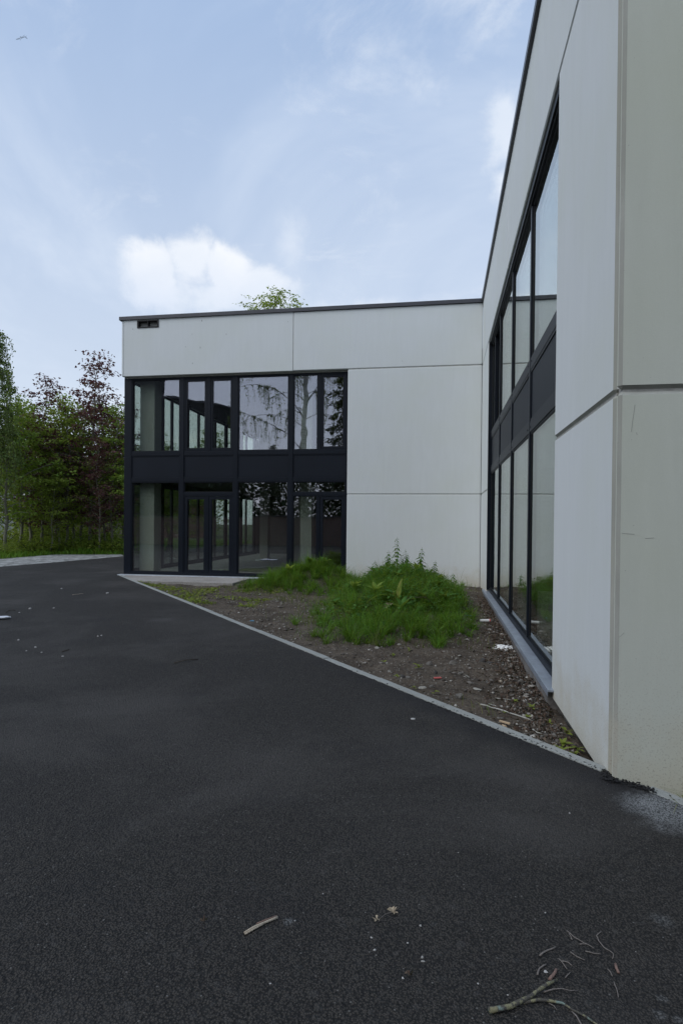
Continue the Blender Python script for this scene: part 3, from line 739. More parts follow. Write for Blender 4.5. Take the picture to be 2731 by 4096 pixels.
# --- right wing glazing (plane X=0.08)
D = 0.085
ys = [YW, -8.13, -6.10, -4.05, YF]
m = MB()
bar(mp_right, YW - 0.002, YW + 0.085, 0.12, 5.80, D - .016, D + .12, 'mullion'); bar(mp_right, YF - 0.085, YF + 0.002, 0.12, 5.80, 0.012, D + .12, 'mullion')
for c in ys[1:4]: bar(mp_right, c - 0.045, c + 0.045, 0.12, 5.80, D - 0.016, D + 0.11, 'mullion')
bar(mp_right, YW + .086, YF - .086, 5.752, 5.838, 0.03, D + .12, 'head_rail', bev=0)
bar(mp_right, YW + .086, YF - .086, 5.72, 5.7515, D - 0.030, D + .06, 'drip_rail', bev=0)
bar(mp_right, YW + .086, YF - .086, 0.085, 0.16, D - 0.018, D + .12, 'bottom_rail', bev=0)
rb = []
for i in range(4):
    a = ys[i] + (0.087 if i == 0 else 0.0465); b = ys[i + 1] - (0.087 if i == 3 else 0.0465); rb.append((a, b))
for i, (u0, u1) in enumerate(rb):
    r1 = bar(mp_right, u0, u1, 3.605, 3.755, D - 0.012, D + .1, 'transom_rail'); bolts(r1, mp_right, (u0 + .09, u1 - .09), 3.70, D - .012)
    r2 = bar(mp_right, u0, u1, 2.805, 2.94, D - 0.012, D + .1, 'transom_rail'); bolts(r2, mp_right, (u0 + .09, u1 - .09), 2.86, D - .012)
    s = bar(mp_right, u0 + .002, u1 - .002, 2.942, 3.603, D + 0.006, D + .09, 'spandrel_panel', 'anthracite_panel', 0)
    frame_mb(mp_right, u0 + .002, u1 - .002, 2.943, 3.602, 0.03, D - 0.006, D + 0.0058).build('trim', 'anthracite', s)
    window(mp_right, u0, u1, 0.161, 2.804, 0.02, D, pd=.010)
    if i < 3: window(mp_right, u0, u1, 3.756, 5.719, 0.02, D, pd=.010)
# farthest upper bay: narrow fixed pane and a casement standing open inwards
u0, u1 = rb[3]
window(mp_right, -2.80, u1, 3.756, 5.719, 0.03, D, pd=.010)
oc = frame_mb(mp_right, u0, -2.802, 3.756, 5.719, 0.03, D, D + .07).build('window', 'anthracite', bld); oc['label'] = 'open casement'
m = MB(); m.box(D + 0.085, D + 1.0, -2.90, -2.84, 3.80, 3.87); m.box(D + 0.085, D + 1.0, -2.90, -2.84, 5.61, 5.68); m.box(D + .085, D + .145, -2.90, -2.84, 3.8705, 5.6095); m.box(D + .93, D + 1.0, -2.90, -2.84, 3.8705, 5.6095)
m.build('sash', 'anthracite', oc)
MB().box(D + .146, D + .929, -2.882, -2.86, 3.8705, 5.6095).build('pane', 'coated_glass', oc)
# folded metal sill on a rough concrete footing
sill = MB(); sill.box(-0.055, D + 0.02, YW - 0.12, YF + 0.42, 0.062, 0.084)
so = sill.build('window_sill', 'sill_metal', bld); bevel_mesh(so.data, 0.003)
MB().box(-0.057, -0.053, YW - 0.121, YF + 0.421, 0.025, 0.0615).build('sill_lip', 'sill_metal', so)
MB().box(-0.045, 0.30, YW - 0.05, YF + 0.40, -0.4, 0.0605).build('footing', 'footing', bld)
# rooms of the right wing
MB().box(0.30, 11.9, YN + .1, -0.05, -0.2, 0.09).build('floor_slab', 'interior_floor', bld)
MB().box(0.30, 11.9, YN + .1, -0.05, 2.93, 3.58).build('floor_slab', 'dark_interior', bld)
MB().box(0.30, 11.9, YN + .1, -0.05, 5.86, 6.1).build('ceiling', 'dark_interior', bld)
MB().box(5.0, 5.1, YN + .1, -0.05, 0.1, 5.85).build('partition_wall', 'dark_interior', bld)
MB().box(0.26, 5.0, YF + .2, YF + .3, 0.1, 5.85).build('partition_wall', 'dark_interior', bld)
MB().box(0.26, 5.0, YW - .3, YW - .2, 0.1, 5.85).build('partition_wall', 'dark_interior', bld)
# small marks left on the panels
for (x, z, w2, h2) in ((-7.777, 7.345, .010, .055), (-8.067, 6.978, .008, .02), (-8.265, 6.624, .008, .03), (-7.82, 6.585, .010, .05), (-8.052, 6.145, .010, .045), (-9.88, 7.198, .016, .02), (-5.263, 7.196, .014, .014), (-7.05, 6.93, .008, .04), (-2.1, 6.0, .012, .012)):
    MB().box(x - w2 / 2, x + w2 / 2, -0.0015, 0.001, z - h2 / 2, z + h2 / 2).build('stain', 'stain', bld)
for pts in (((0.093, 2.33), (0.083, 2.25), (0.075, 2.17)), ((0.102, 2.165), (0.108, 2.15)), ((0.03, 1.56), (0.10, 1.555)), ((0.16, 1.53), (0.21, 1.535)), ((0.02, 0.93), (0.05, 0.96))):
    MB().tube([(x, YNF - 0.0005, z) for x, z in pts], 0.0012, 4).build('scratch', 'scratch_grey', bld)
# ------------------------------------------------------------------ grass and weeds
def scatter(n, x0, x1, y0, y1, dens):
    x = rng.uniform(x0, x1, n); y = rng.uniform(y0, y1, n)
    k = (rng.random(n) < dens(x, y)) & in_bed(x, y, 0.12)
    x, y = x[k], y[k]
    return np.stack([x, y, soil_h(x, y) - 0.01], 1)
def on_landing(x, y): return (x < -6.25) & (y > -1.52)
def dens_grass(x, y):
    nz = hash_noise(x, y, 1.6, 11); n2 = hash_noise(x, y, 4.0, 12)
    d1 = gauss(x, y, -4.3, -1.5, 1.42, 1.1, 1.7)
    d2 = gauss(x, y, -1.66, -4.9, 1.27, 3.05, 1.9)
    d = np.maximum(d1, d2) * np.clip(0.35 + 1.3 * n2, 0, 1)
    path = np.clip((-x - 0.42) / 0.35, 0, 1)                       # trodden strip along the footing
    return np.clip(d, 0, 1) * np.where(y < -1.2, path, np.clip((-x - .1) / .3, 0, 1)) * (~on_landing(x, y))
def dens_sparse(x, y):
    p = 0
    for cx, cy, rx, ry, a in ((-6.6, -3.6, .6, .3, .3), (-7.9, -2.1, .5, .3, .35), (-1.9, -8.1, 1.0, .3, .6), (-5.7, -1.3, .7, .9, .8), (-5.4, -2.6, .6, .65, .7), (-4.2, -3.6, .6, .55, .75), (-3.35, -4.3, .55, .7, .85), (-5.1, -4.0, .3, .25, .3), (-4.6, -5.2, .3, .3, .3), (-2.9, -6.7, .5, .6, .8), (-2.35, -7.7, .5, .3, .4), (-7.2, -2.7, .5, .5, .12), (-3.5, -6.0, .4, .6, .25), (-1.2, -1.0, 1.2, .5, .35), (-0.75, -10.95, .2, .12, .5), (-.62, -7.9, .3, .35, .3)):
        p = np.maximum(p, a * gauss(x, y, cx, cy, rx, ry, 1.5))
    return p * np.clip(hash_noise(x, y, 7.0, 13) * 1.6 - .2, 0, 1) * (~on_landing(x, y))
def wind_az(n): return rng.uniform(0, 6.28, n)
P = scatter(70000, -6.0, -0.1, -8.4, -0.1, dens_grass); n = len(P)
v, f = blades(P, rng.uniform(0.07, 0.20, n), rng.uniform(0.004, 0.009, n), np.clip(rng.normal(0.7, 0.3, n), 0.05, 1.1), wind_az(n))
nmesh('grass', v, f, 'grass_dark', kind='stuff', label='dense low undergrowth of grass over the soil mounds')
Tc = scatter(3000, -6.0, -0.1, -8.4, -0.1, lambda x, y: dens_grass(x, y) ** .9); nt = len(Tc); nb_ = 46
th = rng.uniform(0.20, 0.50, nt) * (0.65 + 0.7 * hash_noise(Tc[:, 0], Tc[:, 1], 1.7, 14)); tr_ = rng.uniform(.02, .06, nt); ta = rng.uniform(0, 6.28, nt)
ii = np.repeat(np.arange(nt), nb_); n = len(ii); a_ = rng.uniform(0, 6.28, n); q_ = np.sqrt(rng.random(n)) * tr_[ii]
P = np.stack([Tc[ii, 0] + np.cos(a_) * q_, Tc[ii, 1] + np.sin(a_) * q_, Tc[ii, 2]], 1)
k = P[:, 0] < -0.06; P, ii, a_ = P[k], ii[k], a_[k]; n = len(P)
az_ = np.where(rng.random(n) < .35, ta[ii] + rng.normal(0, .5, n), a_ + rng.normal(0, .4, n))
v, f = blades(P, th[ii] * rng.uniform(.55, 1.15, n), rng.uniform(0.004, 0.0085, n), np.clip(rng.normal(.80, .28, n), .05, 1.25), az_)
nmesh('grass', v, f, 'grass_blade', kind='stuff', label='lush long tufts of green grass growing over the soil mounds')
Tc = scatter(260, -6.6, -0.1, -8.8, -0.1, lambda x, y: np.clip(dens_grass(x, y) ** .4, 0, 1) * .8); nt = len(Tc); nb_ = 22
ii = np.repeat(np.arange(nt), nb_); n = len(ii); P = Tc[ii] + np.stack([rng.normal(0, .03, n), rng.normal(0, .03, n), np.zeros(n)], 1); P = P[P[:, 0] < -.06]; n = len(P)
v, f = blades(P, rng.uniform(.14, .44, n), rng.uniform(.003, .007, n), np.clip(rng.normal(.75, .28, n), .05, 1.2), wind_az(n))
nmesh('grass', v, f, 'grass_dry', kind='stuff', label='yellowed bent grass blades mixed through the mound grass')
P = scatter(60000, -8.8, -0.1, -11.8, -0.1, dens_sparse); n = len(P)
v, f = blades(P, rng.uniform(0.07, 0.20, n), rng.uniform(0.004, 0.008, n), np.clip(rng.normal(0.5, 0.25, n), 0.05, 1.0), wind_az(n))
nmesh('sparse_grass', v, f, 'grass_dry', kind='stuff', label='thin yellowish grass sprouting on the gravelly soil')
# thin bent grass stalks against the pale wall
P = np.array([(rng.uniform(-3.3, -0.35), rng.uniform(-3.4, -0.4), 0) for _ in range(90)]); P = P[(P[:, 1] > -1.2) | (P[:, 0] < -1.0)]
P[:, 2] = soil_h(P[:, 0], P[:, 1]); n = len(P)
v, f = blades(P, rng.uniform(0.35, 0.62, n), np.full(n, 0.006), np.clip(rng.normal(0.5, 0.2, n), .1, .9), wind_az(n))
nmesh('grass_stalks', v, f, 'grass_dry', kind='stuff', label='tall thin grass stalks rising above the mound')
# broad-leaved weeds low in the grass
P = scatter(30000, -3.4, -0.2, -7.4, -1.2, lambda x, y: dens_grass(x, y) * np.clip(hash_noise(x, y, 1.5, 21) * 2.2 - .8, 0, 1)); n = len(P)
P[:, 2] += rng.uniform(0.02, 0.27, n)
a = wind_az(n); Dv = np.stack([np.cos(a), np.sin(a), rng.uniform(-.5, .6, n)], 1)
v, f = leaf_quads(P, Dv, rng.uniform(0.03, 0.085, n), 0.58)
nmesh('clover', v, f, 'weed_leaf', kind='stuff', label='small broad weed leaves mixed into the mound grass')
# low yellow-green ground weeds on the strip by the landing
P = scatter(14000, -8.9, -4.6, -5.2, -1.0, lambda x, y: np.clip(hash_noise(x, y, 2.2, 31) * 2.4 - 1.15, 0, 1) * (~on_landing(x, y))); n = len(P)
cl = P + np.stack([rng.normal(0, .03, n), rng.normal(0, .03, n), rng.uniform(.0, .05, n)], 1)
a = wind_az(n); v, f = leaf_quads(cl, np.stack([np.cos(a), np.sin(a), rng.uniform(-.2, .7, n)], 1), rng.uniform(0.03, 0.07, n), 0.6)
nmesh('ground_weeds', v, f, 'seedling_leaf', kind='stuff', label='low yellow green weeds spreading over soil by the landing')
# verge grass
n = 90000
x = rng.uniform(-34, -15.3, n); y = rng.uniform(-4, 30, n)
def verge_in(x, y):
    inner = np.interp(y, [-4.5, 1.0, 5.9, 9.6, 10.6, 40], [-30, -22.5, -18.95, -19.0, -16.2, -15.4])
    return (x < inner - 0.02) & (x > inner - 11)
k = verge_in(x, y); x, y = x[k], y[k]; n = len(x)
P = np.stack([x, y, np.full(n, .03)], 1)
v, f = blades(P, rng.uniform(0.12, 0.40, n) * (0.5 + hash_noise(x, y, .9, 41)), rng.uniform(0.015, 0.03, n), np.clip(rng.normal(.45, .2, n), .05, 1), wind_az(n))
nmesh('verge_grass', v, f, 'grass_blade', kind='stuff', label='rough green grass verge in front of the saplings')
# sprig of long grass behind the kerb right of the corner
def tuft(name, c, n, h, label, wd=0.010, spread=0.09, az=None, mat='grass_dry', lean=(0.75, .2)):
    P = np.stack([c[0] + rng.normal(0, spread, n), c[1] + rng.normal(0, spread, n), np.full(n, c[2])], 1)
    v, f = blades(P, rng.uniform(.5, 1, n) * h, np.full(n, wd), np.clip(rng.normal(lean[0], lean[1], n), .1, 1.1), wind_az(n) if az is None else rng.normal(az, .7, n))
    return nmesh(name, v, f, mat, label=label, cat='grass tuft')
tuft('grass_tuft', (0.52, -12.52, -0.1), 46, 0.42, 'arching grass tuft behind the kerb right of the building corner', 0.007, 0.06, math.pi * .95)

# nettles: upright stems with opposite pairs of pointed leaves
def leaf_mesh(name, L, Wd, seg=5, curl=0.25, teeth=0.0):
    m = MB(); pr = []
    for i in range(seg + 1):
        t = i / seg; w_ = Wd * math.sin(math.pi * min(1, t * 0.92 + 0.06)) ** 0.8 * (1 - 0.35 * t)
        if i == seg: w_ = 0.0005
        if teeth and i % 2: w_ *= 1 - teeth
        z = -curl * L * t * t + 0.12 * L * t
        pr.append((t * L, w_, z))
    for (a, w0, z0), (b, w1, z1) in zip(pr[:-1], pr[1:]):
        m.poly([(a, 0, z0 - .0), (b, 0, z1), (b, w1, z1 + w1 * .25), (a, w0, z0 + w0 * .25)])
        m.poly([(b, 0, z1), (a, 0, z0), (a, -w0, z0 + w0 * .25), (b, -w1, z1 + w1 * .25)])
    me = bpy.data.meshes.new(name); me.from_pydata(m.v, [], m.f); return me
nl = leaf_mesh('leaf', 0.135, 0.036, 6, 0.5, .12); nl.materials.append(MATS['weed_leaf'])
def nettle(x, y, h, label, lean=(0, 0), stems=1):
    z = float(soil_h(x, y)); e = empty('nettle', (x, y, z), label, 'nettle', 'nettles on the grassy mound')
    for s in range(stems):
        ox, oy = (0, 0) if s == 0 else (random.uniform(-.09, .09), random.uniform(-.09, .09)); hh = h if s == 0 else h * random.uniform(.6, .85)
        top = Vector((x + ox + lean[0], y + oy + lean[1], z + hh)); b = Vector((x + ox, y + oy, z))
        MB().tube([b, b.lerp(top, .5) + Vector((.01, 0, 0)), top], [.006, .005, .002], 5).build('stem', 'weed_leaf', e)
        k = int(hh / 0.055)
        for i in range(k):
            t = 0.30 + 0.69 * i / k; p = b.lerp(top, t); az = (i % 2) * math.pi / 2 + random.uniform(-.4, .4) + .5
            for sgn in (0, math.pi):
                o = bpy.data.objects.new('leaf', nl); COL.objects.link(o); o.parent = e
                sc = (1.15 - 0.75 * max(0, t - .45) / .55) * random.uniform(.8, 1.15)
                o.location = p - e.location; o.rotation_euler = (random.uniform(-.2, .2), random.uniform(-.15, .35), az + sgn); o.scale = (sc,) * 3
nettle(-1.96, -3.35, 0.86, 'tallest nettle standing at the top of the big mound before the white wall')
nettle(-2.14, -3.3, 0.62, 'bushy nettle just left of the tallest nettle on the mound', stems=4)
nettle(-1.78, -3.3, 0.60, 'bushy nettle just right of the tallest nettle on the mound', stems=4)
nettle(-1.48, -3.2, 0.68, 'nettle with drooping top on the right shoulder of the mound', (.05, 0), 3)
nettle(-1.22, -3.0, 0.52, 'short nettle at the right edge of the mound', (.08, 0), 3)
nettle(-2.45, -3.1, 0.52, 'low nettle on the left side of the mound crest', stems=2)
nettle(-0.72, -1.0, 0.34, 'small nettle by the foot of the white wall near the inner corner', stems=2)
nettle(-4.1, -1.1, 0.30, 'nettle on the smaller mound before the glass doors', stems=2)
nettle(-4.75, -1.0, 0.30, 'nettle at the left end of the smaller mound', stems=1)

# burdock with large leaves on the front slope of the mound
def bigleaf(parent, p, az, pitch, L, W_, mat='leaf_yellowgreen', label=None, roll=0.0, curl=.35):
    me = leaf_mesh('leaf', L, W_, 8, curl, .06); me.materials.append(MATS[mat])
    o = bpy.data.objects.new('leaf', me); COL.objects.link(o); o.parent = parent
    o.location = Vector(p) - org(parent); o.rotation_euler = (roll, pitch, az)
    if label: o['label'] = label
    return o
bx0, by0 = -1.78, -6.55; bz = float(soil_h(bx0, by0))
bd = empty('burdock', (bx0, by0, bz), 'broad leaved burdock on the front slope of the mound', 'burdock')
bigleaf(bd, (bx0 - .05, by0, bz + .20), math.pi - .15, -.05, .40, .13, 'weed_leaf', curl=.55)
bigleaf(bd, (bx0 - .02, by0 + .03, bz + .24), 2.75, -.25, .26, .10, 'weed_leaf')
bigleaf(bd, (bx0 + .05, by0, bz + .05), 1.15, -1.15, .46, .055, 'seedling_leaf', 'tall upright yellow green leaf', curl=.1)
bigleaf(bd, (bx0 + .02, by0 - .02, bz + .03), 1.9, -1.2, .26, .06, 'seedling_leaf', curl=.15)
bigleaf(bd, (bx0 - .02, by0 - .03, bz + .08), -2.3, .25, .24, .10, 'dry_leaf', 'withered pale leaf', curl=.5)
bigleaf(bd, (bx0 - .0, by0 + .02, bz + .12), .9, -.3, .22, .08, 'weed_leaf')
bigleaf(bd, (bx0 + .45, by0 + .05, bz + .18), .1, .15, .26, .06, 'litter_leaf', 'brown curled dead leaf', curl=.9)
MB().tube([(bx0, by0, bz - .02), (bx0 - .03, by0, bz + .22)], [.012, .008], 6).build('stem', 'weed_leaf', bd)
MB().tube([(bx0, by0, bz), (bx0 + .25, by0 + .03, bz + .17), (bx0 + .46, by0 + .05, bz + .18)], [.008, .007, .005], 6).build('stem', 'litter_leaf', bd)
# dock-like rosettes on the mound
def rosette(x, y, n, L, W_, mat, label, name='weed_rosette', cat='weed', up=-.45, grp=None):
    z = float(soil_h(x, y)) if y > -12.4 and x < 0.02 else -0.08
    e = empty(name, (x, y, z), label, cat, grp)
    me = leaf_mesh('leaf', L, W_, 5, .5, .05); me.materials.append(MATS[mat])
    a0 = random.uniform(0, 6)
    for i in range(n):
        o = bpy.data.objects.new('leaf', me); COL.objects.link(o); o.parent = e
        o.location = (0, 0, .012 + random.uniform(0, .02)); o.rotation_euler = (random.uniform(-.3, .3), up + random.uniform(-.3, .3), a0 + i * 2.4); s = random.uniform(.7, 1.15); o.scale = (s, s, s)
    return e
random.seed(99)
for k in range(16):
    x = (-2.3, -1.5, -1.1, -1.9, -2.6, -0.9, -1.3, -2.1, -1.7, -2.9, -1.0, -4.3, -3.9, -4.7, -1.6, -2.4)[k] + random.uniform(-.1, .1); y = (-4.2, -4.0, -4.8, -5.2, -5.0, -5.8, -6.4, -6.0, -3.6, -5.9, -3.4, -1.5, -1.2, -1.7, -7.1, -3.5)[k] + random.uniform(-.1, .1)
    e = rosette(x, y, 7, random.uniform(.16, .26), .05, ('weed_leaf', 'leaf_green', 'weed_leaf')[k % 3], 'broad leaved weed growing among the grass on a mound', 'weed_rosette', 'weed', -.95, 'broad leaved weeds in the mound grass')
    e.location.z += .13
S = 'seedlings on the bare soil'
for x, y, n, L, lab in ((-1.42, -8.6, 4, .08, 'tiny yellow seedling on bare soil below the front of the mound'),
        (-1.60, -8.93, 4, .09, 'pale seedling left of centre on the bare soil'), (-1.66, -9.42, 3, .08, 'single seedling close to the kerb left of the grey rubble'),
        (-1.27, -9.58, 8, .10, 'leafy green seedling clump beside a grey stone'), (-1.47, -10.08, 5, .06, 'low weed beside the pair of dark stones near the kerb'),
        (-1.28, -10.41, 5, .07, 'seedling touching the kerb by the flat pale stone'), (-1.08, -10.56, 4, .07, 'small seedling just behind the kerb between two stones'),
        (-0.30, -10.9, 5, .09, 'seedling beyond the right end of the white wire'), (-0.20, -10.5, 4, .08, 'yellow seedling near the end of the metal sill'),
        (-0.49, -10.94, 3, .05, 'tiny seedling growing over the white wire'), (-0.12, -11.50, 6, .12, 'largest yellow green seedling near the foot of the corner panel'),
        (-0.17, -11.72, 4, .12, 'upright seedling right behind the kerb near the corner'), (-0.08, -11.72, 4, .10, 'bright green seedling beside the kerb near the corner'),
        (-0.03, -11.58, 5, .11, 'seedling leaning on the corner panel foot'), (-0.04, -11.2, 6, .10, 'seedling with drooping leaves by the panel foot'),
        (-0.12, -10.93, 4, .07, 'little seedling on dark litter by the wall panel'), (-0.345, -10.41, 4, .06, 'small seedling by the short white wire piece'),
        (-1.95, -8.45, 5, .07, 'small weed under the lower left front of the mound'), (-2.6, -7.55, 6, .08, 'weed at the kerb side edge of the mound grass')):
    rosette(x, y, n, L * .62, L * .17, 'seedling_leaf', lab, 'seedling', 'seedling', -.7, S)

# ------------------------------------------------------------------ rubble, litter and stones in the bed
n = 34000
x = rng.uniform(-9.3, 0, n); y = rng.uniform(-12.2, -.1, n)
g = dens_grass(x, y); k = in_bed(x, y, .10) & (rng.random(n) < np.clip(1 - g * 1.3, 0, 1) * (0.25 + 0.75 * hash_noise(x, y, 1.4, 51))) & ~on_landing(x, y)
x, y = x[k], y[k]; n = len(x); S_ = np.exp(rng.normal(-4.85, 0.55, n)).clip(.003, .035)
P = np.stack([x, y, soil_h(x, y) + S_ * .15], 1); v, f = stones(P, S_)
nmesh('rubble', v, f, 'rubble', kind='stuff', label='small crushed stones and rubble strewn over the soil bed')
# dense strip of rubble and dead leaves along the footing and the panel foot
n = 2600
y = rng.uniform(-11.9, -2.3, n); x = -0.055 - np.abs(rng.normal(0, .14, n)) * np.clip((-y) / 8, .4, 1.3)
S_ = np.exp(rng.normal(-4.3, .45, n)).clip(.005, .04); k = in_bed(x, y, .1); x, y, S_ = x[k], y[k], S_[k]
P = np.stack([x, y, soil_h(x, y) + S_ * .2], 1); v, f = stones(P, S_)
nmesh('rubble', v, f, 'rubble', kind='stuff', label='line of crushed stones along the footing under the metal sill')
n = 5200
y = rng.uniform(-12.1, -2.2, n); x = -0.04 - np.abs(rng.normal(0, .22, n)) * np.clip((-y) / 9, .35, 1.2)
k = in_bed(x, y, .10); x, y = x[k], y[k]; n = len(x)
P = np.stack([x, y, soil_h(x, y) + rng.uniform(.0, .03, n)], 1); a = wind_az(n)
v, f = leaf_quads(P, np.stack([np.cos(a), np.sin(a), rng.uniform(-.4, .5, n)], 1), rng.uniform(.018, .05, n), .55, .9)
nmesh('leaf_litter', v, f, 'litter_leaf', kind='stuff', label='brown dead leaves gathered along the wall foot')
n = 2500
x = rng.uniform(-6, -.3, n); y = rng.uniform(-11.8, -1.8, n); k = in_bed(x, y, .12) & (rng.random(n) < np.clip(1 - dens_grass(x, y), 0, 1) * .7); x, y = x[k], y[k]; n = len(x)
P = np.stack([x, y, soil_h(x, y) + .004], 1); a = wind_az(n)
v, f = leaf_quads(P, np.stack([np.cos(a), np.sin(a), rng.uniform(-.3, .3, n)], 1), rng.uniform(.015, .045, n), .5, .8)
nmesh('leaf_litter', v, f, 'litter_leaf', kind='stuff', label='scattered dead leaves over the bare soil')

def stone(x, y, s, mat, label, flat=.6, z=None, group='loose stones on the soil bed', cat='stone'):
    import bmesh
    bm = bmesh.new(); bmesh.ops.create_icosphere(bm, subdivisions=2, radius=1.0)
    s *= .72; sx_, sy_, sz_ = s * random.uniform(.85, 1.25), s * random.uniform(.7, 1.0), s * flat
    ph = [random.uniform(0, 6) for _ in range(6)]
    for v_ in bm.verts:
        c = v_.co; k = 1 + .16 * math.sin(3.1 * c.x + ph[0]) + .14 * math.sin(3.7 * c.y + ph[1]) + .12 * math.sin(4.3 * c.z + ph[2]) + .07 * math.sin(7 * c.x + 6 * c.y + ph[3])
        c *= k * random.uniform(.93, 1.06); c.x *= sx_; c.y *= sy_; c.z *= sz_
    me = bpy.data.meshes.new('stone'); bm.to_mesh(me); bm.free()
    zz = float(soil_h(x, y)) if z is None else z
    o = link('stone', me, mat, label=label, cat=cat, group=group); o.location = (x, y, zz + sz_ * .35); o.rotation_euler = (0, 0, random.uniform(0, 6))
    return o
for a in ((-.86, -10.62, .055, 'stone_grey', 'rounded grey stone standing close behind the kerb, middle of the bed', .85),
          (-1.20, -10.33, .06, 'stone_pale', 'flat pale stone lying against the back of the kerb', .3),
          (-1.12, -10.34, .035, 'stone_grey', 'grey stone touching the flat pale stone', .6),
          (-1.42, -9.98, .036, 'stone_dark', 'dark stone left in the pair near the kerb', .8), (-1.36, -10.0, .036, 'stone_grey', 'grey stone right in the pair near the kerb', .7),
          (-1.57, -9.82, .030, 'stone_pale', 'small chalky white stone near the kerb', .6), (-.88, -9.06, .065, 'stone_grey', 'jagged grey stone at mid depth of the bare soil', .75),
          (-.52, -8.79, .055, 'stone_dark', 'dark upright stone in the row of three', .95), (-.44, -8.85, .05, 'stone_dark', 'dark stone right of the upright one in the row of three', .7),
          (-.61, -8.85, .05, 'stone_grey', 'light grey stone left of the upright one in the row of three', .6), (-1.16, -9.22, .06, 'stone_grey', 'grey stone beside the leafy seedling clump', .7),
          (-1.08, -9.66, .028, 'stone_dark', 'dark upright stone behind the red plastic scrap', 1.2), (-.68, -10.17, .05, 'stone_pale', 'flat light stone lying in the middle of the soil', .35),
          (-.20, -9.68, .055, 'stone_grey', 'grey stone near the footing before the end of the sill', .75), (-.17, -10.47, .05, 'stone_pale', 'flat pale stone under the end of the sill', .4),
          (-.54, -9.8, .04, 'stone_grey', 'small grey stone midway to the footing', .7), (-.82, -9.56, .04, 'stone_grey', 'pale stone left in the middle pair of the soil', .6),
          (-.76, -9.62, .04, 'stone_pale', 'pale stone right in the middle pair of the soil', .6), (-.40, -9.63, .045, 'wood_bare', 'flat bone coloured stone on the soil', .35),
          (-1.82, -8.65, .05, 'stone_pale', 'pale stone under the front left of the mound', .6), (-1.25, -9.85, .025, 'stone_grey', 'little grey stone left of the red scrap', .7),
          (-.06, -11.93, .075, 'stone_dark', 'dark stone wedged between kerb and corner panel', .7), (-3.15, -5.55, .05, 'stone_pale', 'pale stone on the soil left of the big mound', .6),
          (-5.1, -3.0, .05, 'stone_pale', 'pale stone on the soil between the landing and the mounds', .6), (-4.35, -4.25, .055, 'stone_grey', 'grey stone halfway along the bed behind the kerb', .6)):
    stone(a[0], a[1], a[2], a[3], a[4], a[5])
# crumpled plastic bag
import bmesh
bm = bmesh.new(); bmesh.ops.create_icosphere(bm, subdivisions=4, radius=1.0)
for v_ in bm.verts:
    c = v_.co; k = 1 + .22 * math.sin(5 * c.x + 3 * c.y) * math.sin(4 * c.y - 2 * c.z) + .10 * math.sin(13 * c.x - 9 * c.y + 4) + random.uniform(-.07, .07)
    c.x *= .115 * k; c.y *= .075 * k; c.z *= .045 * k
me = bpy.data.meshes.new('plastic_bag'); bm.to_mesh(me); bm.free()
o = link('plastic_bag', me, 'plastic_white', label='crumpled white plastic bag in the rubble beside the footing', cat='plastic bag'); o.location = (-.20, -7.93, float(soil_h(-.2, -7.93)) + .02); o.rotation_euler = (0, 0, .2)
zz = lambda x, y: float(soil_h(x, y))
tb = empty('cartridge_tube', (-.30, -5.95, zz(-.3, -5.95) + .03), 'white plastic tube with red end lying in rubble by the footing', 'tube')
MB().tube([(-.38, -5.97, zz(-.3, -5.95) + .035), (-.23, -5.93, zz(-.3, -5.95) + .035)], .026, 12).build('body', 'plastic_white', tb)
MB().tube([(-.2299, -5.93, zz(-.3, -5.95) + .035), (-.212, -5.926, zz(-.3, -5.95) + .035)], .027, 12).build('cap', 'plastic_red', tb)
MB().prism([(-.60, -5.83), (-.50, -5.80), (-.49, -5.83), (-.54, -5.86), (-.58, -5.87)][::-1], zz(-.55, -5.83) + .02, zz(-.55, -5.83) + .028).build('plastic_scrap', 'plastic_blue', label='bright blue plastic scrap near the white tube', cat='plastic scrap')
MB().prism([(-4.0, -7.11), (-3.94, -7.08), (-3.93, -7.12)][::-1], .058, .066).build('plastic_scrap', 'plastic_blue', label='tiny blue plastic scrap behind the kerb far from the corner', cat='plastic scrap')
r_ = MB().prism([(-1.10, -9.995), (-1.02, -9.965), (-1.03, -9.94), (-1.10, -9.968)], zz(-1.06, -9.97) + .016, zz(-1.06, -9.97) + .026).build('plastic_scrap', 'plastic_red', label='flat red plastic scrap on the soil before a dark stone', cat='plastic scrap')
for pts, lab in ((((-.55, -11.165), (-.475, -11.225), (-.485, -11.245), (-.56, -11.185)), 'longer tan wood chip behind the kerb'), (((-.543, -11.285), (-.514, -11.327), (-.545, -11.335), (-.575, -11.30)), 'square tan wood chip touching the kerb')):
    z_ = zz(pts[0][0], pts[0][1]); o = MB().prism(list(pts), z_ + .018, z_ + .028).build('wood_chip', 'wood_chip', label=lab, cat='wood chip')
def strand(name, pts, rad, mat, label, cat, dz=.012, soil=True, group=None, n=6, smooth=True):
    P = []
    for i, p in enumerate(pts):
        z_ = (zz(p[0], p[1]) if soil else Z_ASP) + dz
        P.append((p[0], p[1], z_))
    # subdivide with a little wobble
    Q = [Vector(P[0])]
    for a, b in zip(P[:-1], P[1:]):
        a, b = Vector(a), Vector(b); L = (b - a).length
        for t in (.5, 1.0): Q.append(a.lerp(b, t) + (Vector((random.uniform(-1, 1), random.uniform(-1, 1), random.uniform(0, 1))) * L * .05 if t < 1 else Vector()))
    rr = rad if not isinstance(rad, tuple) else list(np.linspace(rad[0], rad[1], len(Q)))
    return MB().tube(Q, rr, n).build(name, mat, smooth=smooth, label=label, cat=cat, group=group)
strand('wire', [(-.687, -10.824), (-.589, -10.826), (-.504, -10.891), (-.46, -10.934), (-.359, -10.973), (-.275, -11.041)], .006, 'wire_white', 'long white cable end snaking over the soil', 'wire', .02)
